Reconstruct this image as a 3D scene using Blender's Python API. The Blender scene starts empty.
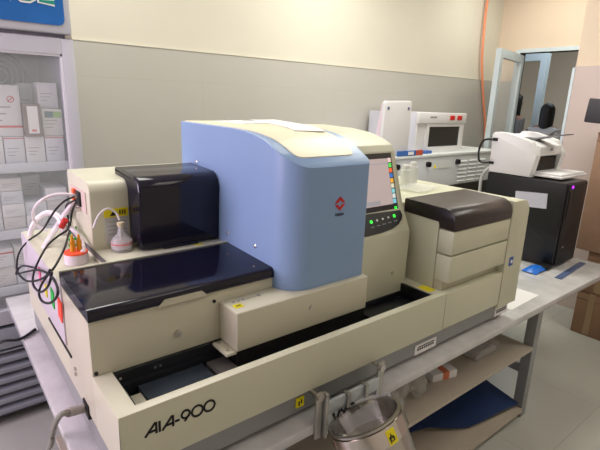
import bpy, bmesh, math, random
from mathutils import Vector, Matrix, noise
random.seed(7)
S = bpy.context.scene
COL = S.collection
PI = math.pi
# Layout unit: 1 = U metres.  x runs along the bench, y towards the back wall, z = 0 at the analyser's tray rim.
U = 1.2  # whole scene and camera scaled by this to plausible bench and camera heights
FZ = -0.82                      # floor level in layout units
def W(x, y, z): return Vector((x*U, y*U, (z-FZ)*U))  # coordinates passed in are mostly image pixels back-projected onto assumed planes

# ------------------------------------------------------------------ camera
yaw, pit, rol, fpx = 0.681727545, 0.263146333, -0.0361252309, 465.239
fw = Vector((math.sin(yaw)*math.cos(pit), math.cos(yaw)*math.cos(pit), -math.sin(pit)))
ri = Vector((math.cos(yaw), -math.sin(yaw), 0)); dn = fw.cross(ri)
r2 = ri*math.cos(rol)+dn*math.sin(rol); d2 = -ri*math.sin(rol)+dn*math.cos(rol)
cam = bpy.data.cameras.new('camera'); camo = bpy.data.objects.new('camera', cam); COL.objects.link(camo)
m3 = Matrix((r2, -d2, -fw)).transposed()
camo.matrix_world = Matrix.Translation(W(-0.2183, -0.798, 0.6)) @ m3.to_4x4()
cam.sensor_width = 36; cam.lens = fpx/600*36; cam.clip_start = 0.05
S.camera = camo
# ------------------------------------------------------------------ world, exposure, large lights
S.view_settings.view_transform = 'Standard'; S.view_settings.look = 'None'
S.view_settings.gamma = 1; S.view_settings.use_curve_mapping = False
S.view_settings.exposure = 0.36
wd = bpy.data.worlds.new('sky'); S.world = wd; wd.use_nodes = True
wd.node_tree.nodes['Background'].inputs[0].default_value = (0.72, 0.80, 1.0, 1)
wd.node_tree.nodes['Background'].inputs[1].default_value = 1.0
def area(name, loc, rot, sx, sy, power, color):
    l = bpy.data.lights.new(name, 'AREA'); l.shape = 'RECTANGLE'; l.size = sx*U; l.size_y = sy*U
    l.energy = power; l.color = color
    o = bpy.data.objects.new(name, l); COL.objects.link(o); o.location = W(*loc); o.rotation_euler = rot
    return o
area('window_daylight', (-2.10, 0.98, 0.75), (0, -PI/2, 0), 1.1, 1.6, 64, (1.0, 0.80, 1.0))
LAMPS = [(0.35, 1.05), (2.1, 1.0), (0.9, -0.9), (3.9, 1.1), (2.7, -0.9)]
LPOW = [16, 27, 1.5, 13, 13]
for (lx, ly), lp in zip(LAMPS, LPOW):
    area('ceiling_lamp_light', (lx, ly, 1.79), (0, 0, 0), 0.5, 1.0, lp, (1.0, 0.99, 0.915))
area('corridor_light', (5.9, 1.6, 1.7), (0, 0, 0), 0.6, 1.0, 15, (0.85, 0.95, 1.0))

# ------------------------------------------------------------------ materials
MATS = {}
def mat(name, col, rough=0.5, metal=0.0, spec=0.5, emit=0, trans=0, alpha=1, noise_amt=0.03, nscale=6, coat=0, ior=1.45, bump=0):
    if name in MATS: return MATS[name]
    m = bpy.data.materials.new(name); m.use_nodes = True
    nt = m.node_tree; b = nt.nodes['Principled BSDF']
    lin = tuple(((c/12.92) if c <= 0.04045 else ((c+0.055)/1.055)**2.4) for c in col)
    tc = nt.nodes.new('ShaderNodeTexCoord'); nz = nt.nodes.new('ShaderNodeTexNoise'); nz.inputs['Scale'].default_value = nscale
    nz.inputs['Detail'].default_value = 4
    nt.links.new(tc.outputs['Object'], nz.inputs['Vector'])
    mx = nt.nodes.new('ShaderNodeMix'); mx.data_type = 'RGBA'
    mx.inputs[6].default_value = (*[c*(1-noise_amt) for c in lin], 1); mx.inputs[7].default_value = (*[min(1, c*(1+noise_amt)) for c in lin], 1)
    nt.links.new(nz.outputs['Fac'], mx.inputs[0]); nt.links.new(mx.outputs[2], b.inputs['Base Color'])
    b.inputs['Roughness'].default_value = rough; b.inputs['Metallic'].default_value = metal
    b.inputs['Specular IOR Level'].default_value = spec; b.inputs['Transmission Weight'].default_value = trans
    b.inputs['Alpha'].default_value = alpha; b.inputs['Coat Weight'].default_value = coat; b.inputs['IOR'].default_value = ior
    if emit:
        b.inputs['Emission Color'].default_value = (*lin, 1); b.inputs['Emission Strength'].default_value = emit
    if bump:
        bp = nt.nodes.new('ShaderNodeBump'); bp.inputs['Strength'].default_value = bump; bp.inputs['Distance'].default_value = 0.01
        nt.links.new(nz.outputs['Fac'], bp.inputs['Height']); nt.links.new(bp.outputs['Normal'], b.inputs['Normal'])
    MATS[name] = m
    return m
def tile_mat(name, col, grout, w, h, rough, vert=False, mott=0.08, nscale=3, seam=0.004, off=(0, 0, 0)):
    m = mat(name, col, rough, noise_amt=mott, nscale=nscale); nt = m.node_tree; b = nt.nodes['Principled BSDF']
    tc = nt.nodes['Texture Coordinate']; br = nt.nodes.new('ShaderNodeTexBrick')
    mp = nt.nodes.new('ShaderNodeMapping'); mp.inputs['Location'].default_value = off
    if vert: mp.inputs['Rotation'].default_value = (PI/2, 0, 0)
    nt.links.new(tc.outputs['Object'], mp.inputs['Vector'])
    nt.links.new(mp.outputs['Vector'], br.inputs['Vector'])
    br.inputs['Scale'].default_value = 1; br.inputs['Brick Width'].default_value = w; br.inputs['Row Height'].default_value = h
    br.inputs['Mortar Size'].default_value = seam; br.offset = 0.0; br.inputs['Mortar Smooth'].default_value = 0.3
    src = b.inputs['Base Color'].links[0].from_socket
    mx = nt.nodes.new('ShaderNodeMix'); mx.data_type = 'RGBA'
    nt.links.new(br.outputs['Fac'], mx.inputs[0]); nt.links.new(src, mx.inputs[6])
    mx.inputs[7].default_value = (*[c**2.2 for c in grout], 1)
    nt.links.new(mx.outputs[2], b.inputs['Base Color'])
    return m
BEIGE = mat('beige_enamel', (0.795, 0.785, 0.70), 0.38, noise_amt=0.02)
BEIGE2 = mat('pale_beige_enamel', (0.82, 0.82, 0.725), 0.38, noise_amt=0.02)
BLUE = mat('powder_blue_enamel', (0.53, 0.64, 0.785), 0.33, noise_amt=0.02)
SMOKE = mat('smoked_plastic', (0.075, 0.07, 0.14), 0.10, spec=0.5, noise_amt=0.1)
BROWNSMOKE = mat('brown_smoked_plastic', (0.17, 0.14, 0.14), 0.28, spec=0.6, noise_amt=0.1)
BLACK = mat('black_plastic', (0.07, 0.07, 0.08), 0.45)
DARKWELL = mat('dark_tray_lining', (0.10, 0.11, 0.13), 0.45)
SLATE = mat('slate_tray_plate', (0.22, 0.26, 0.30), 0.4)
STEEL = mat('painted_grey_steel', (0.59, 0.60, 0.60), 0.4, metal=0.3)
CHROME = mat('brushed_stainless', (0.72, 0.71, 0.69), 0.24, metal=1.0, noise_amt=0.08, nscale=20)
SCREW = mat('screw_metal', (0.8, 0.78, 0.76), 0.3, metal=1.0)
LGREY = mat('light_grey_metal', (0.78, 0.80, 0.81), 0.45)
WHITE = mat('white_plastic', (0.88, 0.88, 0.88), 0.4)
PAPER = mat('white_paper', (0.92, 0.92, 0.92), 0.8)
YEL = mat('yellow_sticker', (0.93, 0.87, 0.10), 0.5)
INK = mat('black_ink', (0.05, 0.05, 0.07), 0.6)
GREYINK = mat('grey_ink', (0.58, 0.58, 0.60), 0.6)
RED = mat('red_ink', (0.80, 0.13, 0.12), 0.5)
ORANGE = mat('orange_plastic', (1.0, 0.42, 0.22), 0.5)
GREEN = mat('green_plastic', (0.15, 0.75, 0.30), 0.5)
TEAL = mat('teal_ink', (0.08, 0.52, 0.45), 0.5)
AMBER = mat('amber_plastic', (0.90, 0.60, 0.10), 0.4)
TUBING = mat('white_tubing', (0.93, 0.90, 0.92), 0.35)
CABLE = mat('black_cable', (0.06, 0.06, 0.07), 0.5)
GREYCABLE = mat('grey_cable', (0.56, 0.56, 0.52), 0.5)
GLASS = mat('clear_glass', (1, 1, 1), 0.02, trans=1, ior=1.25, noise_amt=0)
THINGLASS = mat('pane_glass', (0.92, 0.95, 0.96), 0.04, alpha=0.16, noise_amt=0)
CLEARPLAST = mat('clear_plastic_film', (0.90, 0.91, 0.90), 0.15, alpha=0.28, noise_amt=0.05)
FROST = mat('frosted_plastic', (0.90, 0.91, 0.90), 0.35, alpha=0.6)
CARTON = mat('brown_cardboard', (0.60, 0.47, 0.37), 0.85, noise_amt=0.08, nscale=12)
TAN = mat('tan_wrapped_cardboard', (0.64, 0.51, 0.42), 0.8, noise_amt=0.10, nscale=14, bump=0.3)
TAPE = mat('packing_tape', (0.66, 0.56, 0.44), 0.25)
NAVY = mat('navy_cloth', (0.10, 0.20, 0.38), 0.8, noise_amt=0.12)
FRIDGE = mat('grey_fridge_enamel', (0.72, 0.72, 0.76), 0.4)
FRIDGEIN = mat('fridge_liner', (0.78, 0.78, 0.80), 0.5)
GRILLE = mat('grey_grille_plastic', (0.60, 0.62, 0.66), 0.5)
HEADER = mat('blue_header_panel', (0.12, 0.38, 0.66), 0.25, noise_amt=0.45, nscale=2.0)
SHELFWOOD = mat('beige_shelf_board', (0.72, 0.68, 0.62), 0.6)
WALLUP = mat('cream_wall_paint', (0.845, 0.825, 0.765), 0.75, noise_amt=0.02)
WALLDOOR = mat('peach_wall_paint', (0.86, 0.79, 0.70), 0.75, noise_amt=0.02)
DADO = tile_mat('greige_wall_tiles', (0.735, 0.725, 0.695), (0.71, 0.68, 0.64), 1.2, 0.6, 0.33, True, 0.05, 2, 0.002)
PINKDADO = mat('pinkish_wall_tiles', (0.78, 0.72, 0.69), 0.35)
CEIL = mat('white_ceiling', (0.88, 0.88, 0.86), 0.8)
FLOOR = tile_mat('grey_floor_tiles', (0.73, 0.735, 0.70), (0.66, 0.66, 0.62), 0.72, 0.72, 0.28, False, 0.10, 2.2, 0.003, (0.1, 0.35, 0))
ALU = mat('white_aluminium_profile', (0.80, 0.85, 0.87), 0.35)
SKIN = mat('skin', (0.55, 0.40, 0.33), 0.5)
HAIR = mat('black_hair', (0.05, 0.045, 0.05), 0.5)
CLOTH = mat('pale_grey_cloth', (0.68, 0.68, 0.70), 0.8)
DARKCLOTH = mat('dark_trouser_cloth', (0.15, 0.16, 0.2), 0.8)
HOSE = mat('orange_hose', (0.93, 0.58, 0.42), 0.4)
# bench top: speckled white-grey marble
MARBLE = mat('speckled_marble', (0.79, 0.79, 0.79), 0.16, noise_amt=0.30, nscale=9)
def glow(name, col, s): return mat(name, col, 0.4, emit=s, noise_amt=0)
LAMPGLOW = glow('lamp_diffuser', (1.0, 0.98, 0.92), 3.0)
SCREEN = glow('screen_content', (0.76, 0.70, 0.70), 0.32)
LEDG = glow('green_indicator', (0.20, 0.95, 0.25), 1.0)
LEDP = glow('violet_indicator', (0.70, 0.15, 1.0), 1.6)

# ------------------------------------------------------------------ geometry helpers (layout units)
def rot_pts(verts, ang, c, axis='Z'):
    M = Matrix.Translation(Vector(c)) @ Matrix.Rotation(ang, 4, axis) @ Matrix.Translation(-Vector(c))
    for v in verts: v.co = M @ v.co
def box(bm, x0, x1, y0, y1, z0, z1, bev=0.0, seg=2):
    vs = [bm.verts.new((x, y, z)) for x in (x0, x1) for y in (y0, y1) for z in (z0, z1)]
    fs = [(0, 1, 3, 2), (4, 6, 7, 5), (0, 4, 5, 1), (2, 3, 7, 6), (0, 2, 6, 4), (1, 5, 7, 3)]
    faces = [bm.faces.new([vs[i] for i in f]) for f in fs]
    if bev:
        es = list({e for f in faces for e in f.edges})
        r = bmesh.ops.bevel(bm, geom=es, offset=bev, segments=seg, affect='EDGES', profile=0.5)
        return list({v for f in r['faces'] for v in f.verts} | {v for v in vs if v.is_valid})
    return vs
def fillet(pts, seg=5):
    """pts: (a, b[, r]) closed polygon -> rounded polygon"""
    out = []; n = len(pts)
    for i, p in enumerate(pts):
        r = p[2] if len(p) > 2 else 0
        P = Vector(p[:2])
        if not r: out.append(P); continue
        A = Vector(pts[i-1][:2]); B = Vector(pts[(i+1) % n][:2])
        a = (A-P).normalized(); b = (B-P).normalized()
        ang = a.angle(b); t = r/math.tan(ang/2)
        T1 = P+a*t; T2 = P+b*t; c = P+(a+b).normalized()*(r/math.sin(ang/2))
        v1 = T1-c; v2 = T2-c; th = v1.angle(v2)
        for k in range(seg+1):
            s = k/seg
            out.append(c+(v1*math.sin((1-s)*th)+v2*math.sin(s*th))/math.sin(th))
    return out
def prism(bm, pts, axis, a0, a1, bev=0, seg=2):
    """pts 2D; axis 'x': (y,z) ; 'y': (x,z) ; 'z': (x,y)"""
    def P(p, a): return {'x': (a, p[0], p[1]), 'y': (p[0], a, p[1]), 'z': (p[0], p[1], a)}[axis]
    A = [bm.verts.new(P(p, a0)) for p in pts]; B = [bm.verts.new(P(p, a1)) for p in pts]
    n = len(pts); fA = bm.faces.new(A); fB = bm.faces.new(B[::-1])
    for i in range(n): bm.faces.new((A[i], B[i], B[(i+1) % n], A[(i+1) % n]))
    vs = A+B
    if bev:
        es = list(fA.edges)+list(fB.edges)
        r = bmesh.ops.bevel(bm, geom=es, offset=bev, segments=seg, affect='EDGES', profile=0.5)
        vs = list({v for f in r['faces'] for v in f.verts} | {v for v in vs if v.is_valid})
    return vs
def cyl(bm, c, r, h, axis='z', n=24, r2=None, cap=True):
    r2 = r if r2 is None else r2
    def P(a, q, t):
        u, v = q*math.cos(a), q*math.sin(a)
        return {'z': (c[0]+u, c[1]+v, c[2]+t), 'y': (c[0]+u, c[1]+t, c[2]+v), 'x': (c[0]+t, c[1]+u, c[2]+v)}[axis]
    A = [bm.verts.new(P(2*PI*i/n, r, 0)) for i in range(n)]; B = [bm.verts.new(P(2*PI*i/n, r2, h)) for i in range(n)]
    for i in range(n): bm.faces.new((A[i], A[(i+1) % n], B[(i+1) % n], B[i]))
    if cap: bm.faces.new(A[::-1]); bm.faces.new(B)
    return A+B
def lathe(bm, c, prof, n=24):
    rings = []; vs = []
    for r, z in prof:
        ring = [bm.verts.new((c[0]+r*math.cos(2*PI*i/n), c[1]+r*math.sin(2*PI*i/n), c[2]+z)) for i in range(n)]
        rings.append(ring); vs += ring
    for a, b in zip(rings, rings[1:]):
        for i in range(n): bm.faces.new((a[i], a[(i+1) % n], b[(i+1) % n], b[i]))
    if prof[0][0] > 1e-5: bm.faces.new(rings[0][::-1])
    if prof[-1][0] > 1e-5: bm.faces.new(rings[-1])
    return vs
def spline(pts, k=6):
    P = [Vector(p) for p in pts]; out = []
    for i in range(len(P)-1):
        p0 = P[max(i-1, 0)]; p1 = P[i]; p2 = P[i+1]; p3 = P[min(i+2, len(P)-1)]
        for j in range(k):
            t = j/k
            out.append(0.5*((2*p1)+(p2-p0)*t+(2*p0-5*p1+4*p2-p3)*t*t+(-p0+3*p1-3*p2+p3)*t**3))
    out.append(P[-1]); return out
def tube(bm, pts, r, n=8, smooth=True, k=6):
    P = spline(pts, k) if smooth else [Vector(p) for p in pts]
    T = [(P[min(i+1, len(P)-1)]-P[max(i-1, 0)]).normalized() for i in range(len(P))]
    nrm = T[0].orthogonal().normalized(); rings = []; vs = []
    for i, p in enumerate(P):
        nrm = (nrm-T[i]*nrm.dot(T[i])).normalized(); bn = T[i].cross(nrm)
        ring = [bm.verts.new(p+(nrm*math.cos(2*PI*j/n)+bn*math.sin(2*PI*j/n))*r) for j in range(n)]
        rings.append(ring); vs += ring
    for a, b in zip(rings, rings[1:]):
        for i in range(n): bm.faces.new((a[i], a[(i+1) % n], b[(i+1) % n], b[i]))
    bm.faces.new(rings[0][::-1]); bm.faces.new(rings[-1])
    return vs
def grid(bm, nx, ny, fn, thick=0):
    """fn(u,v)->point; closed thin solid when thick>0 (offset along -z)"""
    top = [[bm.verts.new(fn(i/nx, j/ny)) for j in range(ny+1)] for i in range(nx+1)]
    for i in range(nx):
        for j in range(ny): bm.faces.new((top[i][j], top[i+1][j], top[i+1][j+1], top[i][j+1]))
    if thick:
        bot = [[bm.verts.new(top[i][j].co-Vector((0, 0, thick))) for j in range(ny+1)] for i in range(nx+1)]
        for i in range(nx):
            for j in range(ny): bm.faces.new((bot[i][j], bot[i][j+1], bot[i+1][j+1], bot[i+1][j]))
        for i in range(nx):
            bm.faces.new((top[i][0], bot[i][0], bot[i+1][0], top[i+1][0])); bm.faces.new((top[i][ny], top[i+1][ny], bot[i+1][ny], bot[i][ny]))
        for j in range(ny):
            bm.faces.new((top[0][j], top[0][j+1], bot[0][j+1], bot[0][j])); bm.faces.new((top[nx][j], bot[nx][j], bot[nx][j+1], top[nx][j+1]))
def BM(): return bmesh.new()
ORG = {}
def link_mesh(name, bm, m, parent=None, loc=None, sharp=34):
    bmesh.ops.recalc_face_normals(bm, faces=bm.faces)
    if parent is not None: org = ORG[parent.name]
    else:
        if loc is None:
            xs = [v.co for v in bm.verts]
            loc = ((min(v.x for v in xs)+max(v.x for v in xs))/2, (min(v.y for v in xs)+max(v.y for v in xs))/2, min(v.z for v in xs))
        org = W(*loc)
    for v in bm.verts: v.co = W(*v.co)-org
    for f in bm.faces: f.smooth = True
    lim = math.radians(sharp)
    for e in bm.edges:
        if len(e.link_faces) == 2 and e.calc_face_angle(0) > lim: e.smooth = False
    me = bpy.data.meshes.new(name); bm.to_mesh(me); bm.free()
    if isinstance(m, (list, tuple)):
        for q in m: me.materials.append(q)
    else: me.materials.append(m)
    o = bpy.data.objects.new(name, me); COL.objects.link(o)
    if parent is not None: o.parent = parent
    else: o.location = org
    ORG[o.name] = org
    return o
def tag(o, label=None, cat=None, group=None, kind=None):
    if label: o['label'] = label
    if cat: o['category'] = cat
    if group: o['group'] = group
    if kind: o['kind'] = kind
    return o
def thing(name, loc, label, cat, group=None):
    o = bpy.data.objects.new(name, None); COL.objects.link(o); o.empty_display_size = 0.05
    o.location = W(*loc); ORG[o.name] = W(*loc)
    return tag(o, label, cat, group)
def B(name, parent, m, *a, bev=0.0, seg=2, label=None, **k):
    bm = BM(); box(bm, *a, bev=bev, seg=seg); o = link_mesh(name, bm, m, parent, **k)
    if label: o['label'] = label
    return o
def setting(name, bm, m):
    return tag(link_mesh(name, bm, m), kind='structure')
def sbox(name, m, *a, bev=0.0):
    bm = BM(); box(bm, *a, bev=bev); return setting(name, bm, m)
def strokes(bm, lines, to3, w, th, off):
    """flat lettering strokes; to3(u,v)->point, off = normal vector"""
    N = Vector(off).normalized()*th
    for ln in lines:
        P = [Vector(to3(*p)) for p in ln]; n = len(P)
        L = []; R_ = []
        for i in range(n):
            t = (P[min(i+1, n-1)]-P[max(i-1, 0)]).normalized(); s = t.cross(N).normalized()*w/2
            L.append(P[i]+s); R_.append(P[i]-s)
        a = [bm.verts.new(p) for p in L]; b = [bm.verts.new(p) for p in R_]
        a2 = [bm.verts.new(p+N) for p in L]; b2 = [bm.verts.new(p+N) for p in R_]
        for i in range(n-1):
            bm.faces.new((a2[i], a2[i+1], b2[i+1], b2[i])); bm.faces.new((a[i], b[i], b[i+1], a[i+1]))
            bm.faces.new((a[i], a[i+1], a2[i+1], a2[i])); bm.faces.new((b[i], b2[i], b2[i+1], b[i+1]))
        bm.faces.new((a[0], a2[0], b2[0], b[0])); bm.faces.new((a[-1], b[-1], b2[-1], a2[-1]))
def circ(cx, cy, r, a0=0, a1=360, n=20, ry=None):
    ry = r if ry is None else ry
    return [(cx+r*math.cos(math.radians(a0+(a1-a0)*i/n)), cy+ry*math.sin(math.radians(a0+(a1-a0)*i/n))) for i in range(n+1)]
GLY = {
 'A': ([[(0, 0), (.86, 1.02), (.92, 1), (.92, 0)], [(.32, .32), (.92, .32)]], .95),
 'I': ([[(.12, 0), (.12, 1)]], 0.2),
 '-': ([[(0, .36), (.4, .36)]], 0.4),
 '0': ([circ(.5, .5, .5)], 1.0),
 '9': ([circ(.42, .64, .36), [(.75, .5), (.3, 0)]], 0.84),
 'S': ([[(.75, .85), (.6, .98), (.3, 1), (.08, .88), (.08, .66), (.3, .54), (.55, .46), (.76, .32), (.74, .12), (.55, 0), (.2, 0), (.02, .15)]], 0.78),
 'E': ([[(.7, 1), (.05, 1), (.05, 0), (.7, 0)], [(.05, .5), (.6, .5)]], 0.72),
 'N': ([[(0, 0), (0, 1), (.7, 0), (.7, 1)]], 0.72),
 'T': ([[(0, 1), (.8, 1)], [(.4, 1), (.4, 0)]], 0.8),
 'O': ([circ(.42, .5, .42, ry=.5)], 0.84),
 'H': ([[(0, 0), (0, 1)], [(.65, 0), (.65, 1)], [(0, .5), (.65, .5)]], 0.67),
 'V': ([[(0, 1), (.4, 0), (.8, 1)]], 0.8),
 'Y': ([[(0, 1), (.4, .5), (.8, 1)], [(.4, .5), (.4, 0)]], 0.8),
 'R': ([[(0, 0), (0, 1), (.5, 1), (.7, .85), (.7, .65), (.5, .5), (0, .5)], [(.35, .5), (.72, 0)]], 0.74)}
def text(bm, s, to3, h, w, th, off, gap=0.18, x=0):
    for ch in s:
        g, adv = GLY[ch]
        strokes(bm, [[(x+p[0]*h, p[1]*h) for p in ln] for ln in g], to3, w, th, off)
        x += (adv+gap)*h
    return x

# ------------------------------------------------------------------ room
XL, XR, YF, YB, ZC = -2.2, 4.57, -2.6, 1.95, 1.85
BAND = 0.857
sbox('floor', FLOOR, XL-.2, 8.2, YF-.2, 4.2, FZ-.06, FZ)
sbox('ceiling', CEIL, XL-.1, XR+.1, YF-.1, YB+.1, ZC, ZC+.06)
sbox('wall_back', WALLUP, XL-.1, XR+.1, YB, YB+.1, FZ, ZC)
sbox('trim_1', DADO, XL, XR, YB-.01, YB, FZ, BAND)                       # tiled dado of the back wall
sbox('trim_2', WALLUP, XL, XR, YB-.014, YB, BAND, BAND+.004)
sbox('wall_front', WALLUP, XL-.1, XR+.1, YF-.1, YF, FZ, ZC)
# left wall with a wide window
bm = BM()
WY0, WY1, WZ0, WZ1 = 0.12, 1.84, 0.15, 1.35
box(bm, XL-.1, XL, YF, WY0, FZ, ZC); box(bm, XL-.1, XL, WY1, YB, FZ, ZC)
box(bm, XL-.1, XL, WY0, WY1, FZ, WZ0); box(bm, XL-.1, XL, WY0, WY1, WZ1, ZC)
setting('wall_left', bm, WALLUP)
bm = BM()
for a in ((WY0, WY0+.04, WZ0, WZ1), (WY1-.04, WY1, WZ0, WZ1), (.96, 1.0, WZ0, WZ1), (WY0, WY1, WZ0, WZ0+.04), (WY0, WY1, WZ1-.04, WZ1)):
    box(bm, XL-.07, XL-.03, *a)
wn = setting('window_1', bm, ALU)
B('pane', wn, THINGLASS, XL-.052, XL-.048, WY0, WY1, WZ0, WZ1)
# right: pier near the bench, and the door wall further back
DY0, DY1, DZ = 0.9, 1.70, 1.125
sbox('wall_right', WALLDOOR, 3.36, 3.56, YF, 0.665, FZ, ZC)
sbox('trim_3', PINKDADO, 3.35, 3.36, YF, 0.665, FZ, BAND+.03)
sbox('trim_4', ALU, 3.345, 3.365, 0.66, 0.678, FZ, BAND+.02)
bm = BM()
box(bm, XR, XR+.1, YF, DY0, FZ, ZC); box(bm, XR, XR+.1, DY1, YB+.1, FZ, ZC); box(bm, XR, XR+.1, DY0, DY1, DZ, ZC)
setting('wall_door_side', bm, WALLDOOR)
sbox('trim_5', DADO, XR-.01, XR, DY1+.03, YB, FZ, BAND)
bm = BM()
box(bm, XR-.02, XR+.1, DY1, DY1+.04, FZ, DZ+.03); box(bm, XR-.02, XR+.1, DY0-.04, DY0, FZ, DZ+.03); box(bm, XR-.02, XR+.1, DY0, DY1, DZ, DZ+.035)
setting('trim_6', bm, ALU)
# open glazed leaf, hinged at the left jamb and swung into the room
ang = math.atan2(-0.155, -0.72); L = 0.735
HX, HY = XR-.03, DY1-.035
bm = BM(); 
def leaf(bm, s0, s1, z0, z1, t=0.022):
    vs = box(bm, HX+s0, HX+s1, HY-t, HY+t, z0, z1); rot_pts(vs, ang, (HX, HY, 0))
leaf(bm, 0.0, .075, FZ+.01, DZ-.03); leaf(bm, L-.075, L, FZ+.01, DZ-.03); leaf(bm, .075, L-.075, DZ-.10, DZ-.03); leaf(bm, .075, L-.075, FZ+.01, FZ+.16); leaf(bm, .075, L-.075, FZ+.78, FZ+.86)
dr = setting('door_1', bm, ALU)
bm = BM(); leaf(bm, .075, L-.075, FZ+.16, DZ-.10, .004); link_mesh('pane', bm, THINGLASS, dr)
bm = BM(); leaf(bm, L-.06, L-.03, FZ+.80, FZ+.92, .035); link_mesh('door_handle', bm, SCREW, dr)
# room beyond
sbox('wall_corridor_back', WALLDOOR, 7.4, 7.5, -.5, 4.1, FZ, ZC)
sbox('wall_corridor_left', WALLUP, XR+.1, 7.4, 3.6, 3.7, FZ, ZC)
sbox('wall_corridor_right', WALLUP, XR+.1, 7.4, -.6, -.5, FZ, ZC)
sbox('ceiling_corridor', CEIL, XR+.1, 7.5, -.6, 4.1, ZC, ZC+.06)
bm = BM()
box(bm, 6.2, 6.28, 2.18, 2.27, FZ, 1.20); box(bm, 6.2, 6.28, 2.9, 2.99, FZ, 1.20); box(bm, 6.2, 6.28, 2.18, 2.99, 1.20, 1.29)
setting('trim_7', bm, ALU)
# ceiling lamps
for i, (lx, ly) in enumerate(LAMPS):
    where = ['above the glass-door fridge side of the bench', 'above the printer end of the bench', 'behind the camera, over the open floor', 'above the open glazed door', 'behind the camera, near the pier'][i]
    t = thing('ceiling_lamp', (lx, ly, ZC), 'white recessed fluorescent ceiling lamp ' + where, 'ceiling lamp', 'ceiling lamps')
    bm = BM()
    for a in ((lx-.27, lx-.25, ly-.52, ly+.52), (lx+.25, lx+.27, ly-.52, ly+.52), (lx-.25, lx+.25, ly-.52, ly-.50), (lx-.25, lx+.25, ly+.50, ly+.52)):
        box(bm, *a, ZC-.03, ZC)
    link_mesh('frame', bm, WHITE, t)
    for k in range(3):
        bm = BM(); cyl(bm, (lx-.15+.15*k, ly-.48, ZC-.02), .018, .96, 'y', 10); link_mesh('fluorescent_tube', bm, LAMPGLOW, t)

# ------------------------------------------------------------------ bench
bt = -0.22
bench = thing('lab_bench', (1.3, .6, FZ), 'long laboratory bench with speckled marble top and two lower shelves', 'bench')
B('worktop', bench, MARBLE, -.045, 2.62, -.025, 1.30, bt-.03, bt, bev=.004)
def leg(x, y): B('leg', bench, STEEL, x-.022, x+.022, y-.022, y+.022, FZ, bt-.03)
for x, y in ((.45, .10), (.20, 1.24), (1.84, .025), (1.84, 1.24)): leg(x, y)
leg(2.54, 1.24)
B('apron_rail', bench, STEEL, 0, 2.54, 1.22, 1.26, bt-.08, bt-.03)
B('apron_rail', bench, STEEL, -.02, .02, .03, 1.24, bt-.075, bt-.03)
B('side_rail', bench, STEEL, 1.825, 1.855, .04, 1.24, -.60, -.57)
B('side_rail', bench, STEEL, 1.825, 1.855, .04, 1.24, bt-.075, bt-.03)
B('shelf', bench, SHELFWOOD, -.02, 1.815, .0, .62, -.462, -.447, label='upper beige shelf board')
B('shelf', bench, SHELFWOOD, -.02, 1.815, .0, .62, -.79, -.768, label='lower pale shelf board')
# a second bench along the back wall
b2 = thing('lab_bench', (2.9, 1.5, FZ), 'shorter bench along the back wall carrying the louvred cabinet', 'bench')
B('worktop', b2, MARBLE, 1.5, 3.75, 1.31, 1.93, bt-.03, bt, bev=.004)
for x in (1.55, 3.7):
    for y in (1.35, 1.89): B('leg', b2, STEEL, x-.02, x+.02, y-.02, y+.02, FZ, bt-.03)

# ------------------------------------------------------------------ analyser
an = thing('immunoassay_analyzer', (.77, .48, bt), 'large beige and blue benchtop immunoassay analyser with smoked lids', 'analyser')
Bx = lambda name, m, *a, **k: B(name, an, m, *a, **k)
base = Bx('base_skirt', STEEL, .004, 1.53, .02, .94, -.199, -.133)
Bx('under_gap_shade', BLACK, .06, 1.48, .09, .88, bt+.006, -.199)  # black block added to give the gap beneath the skirt its shadow
for x in (.035, 1.505):
    for y in (.055, .91):
        bm = BM(); cyl(bm, (x, y, bt), .022, .022, 'z', 16); link_mesh('levelling_foot', bm, BLACK, an)
# side panels / lower body
bm = BM()
box(bm, 0, .478, .17, .41, -.133, .131, bev=.004)
fb = link_mesh('reagent_compartment', bm, BEIGE, an)
Bx('lower_body', BEIGE2, 0.0, 1.03, .405, .96, -.133, .138, bev=.004)
Bx('center_body', BEIGE, .476, .76, .17, .41, -.133, .131)
# left side details
Bx('side_slot', BLACK, -.003, .004, .36, .62, -.047, -.040)
Bx('side_panel', mat('window_tinted_panel', (.80, .77, .80), .4), -.004, .002, .40, .955, -.03, .136, bev=.001)  # lilac cast of the window light is put into the panel colour
for z in (-.060, -.075):
    bm = BM(); cyl(bm, (-.004, .328, z), .005, .008, 'x', 12); link_mesh('side_screw', bm, SCREW, an)
st = [('green_sticker', GREEN, .50, .07, .03), ('orange_sticker', mat('orange_red_sticker', (1, .33, .25), .5), .415, .07, .034), ('yellow_sticker', YEL, .585, .06, .02), ('pink_sticker', mat('pink_sticker', (.93, .45, .6), .5), .66, .085, .022)]
for nm, m_, y, z, s in st:
    bm = BM(); vs = box(bm, -.007, -.0035, y-s*.55, y+s*.55, z-s, z+s*.7); rot_pts(vs, .2, (0, y, z), 'X')
    link_mesh(nm, bm, m_, an)
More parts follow.
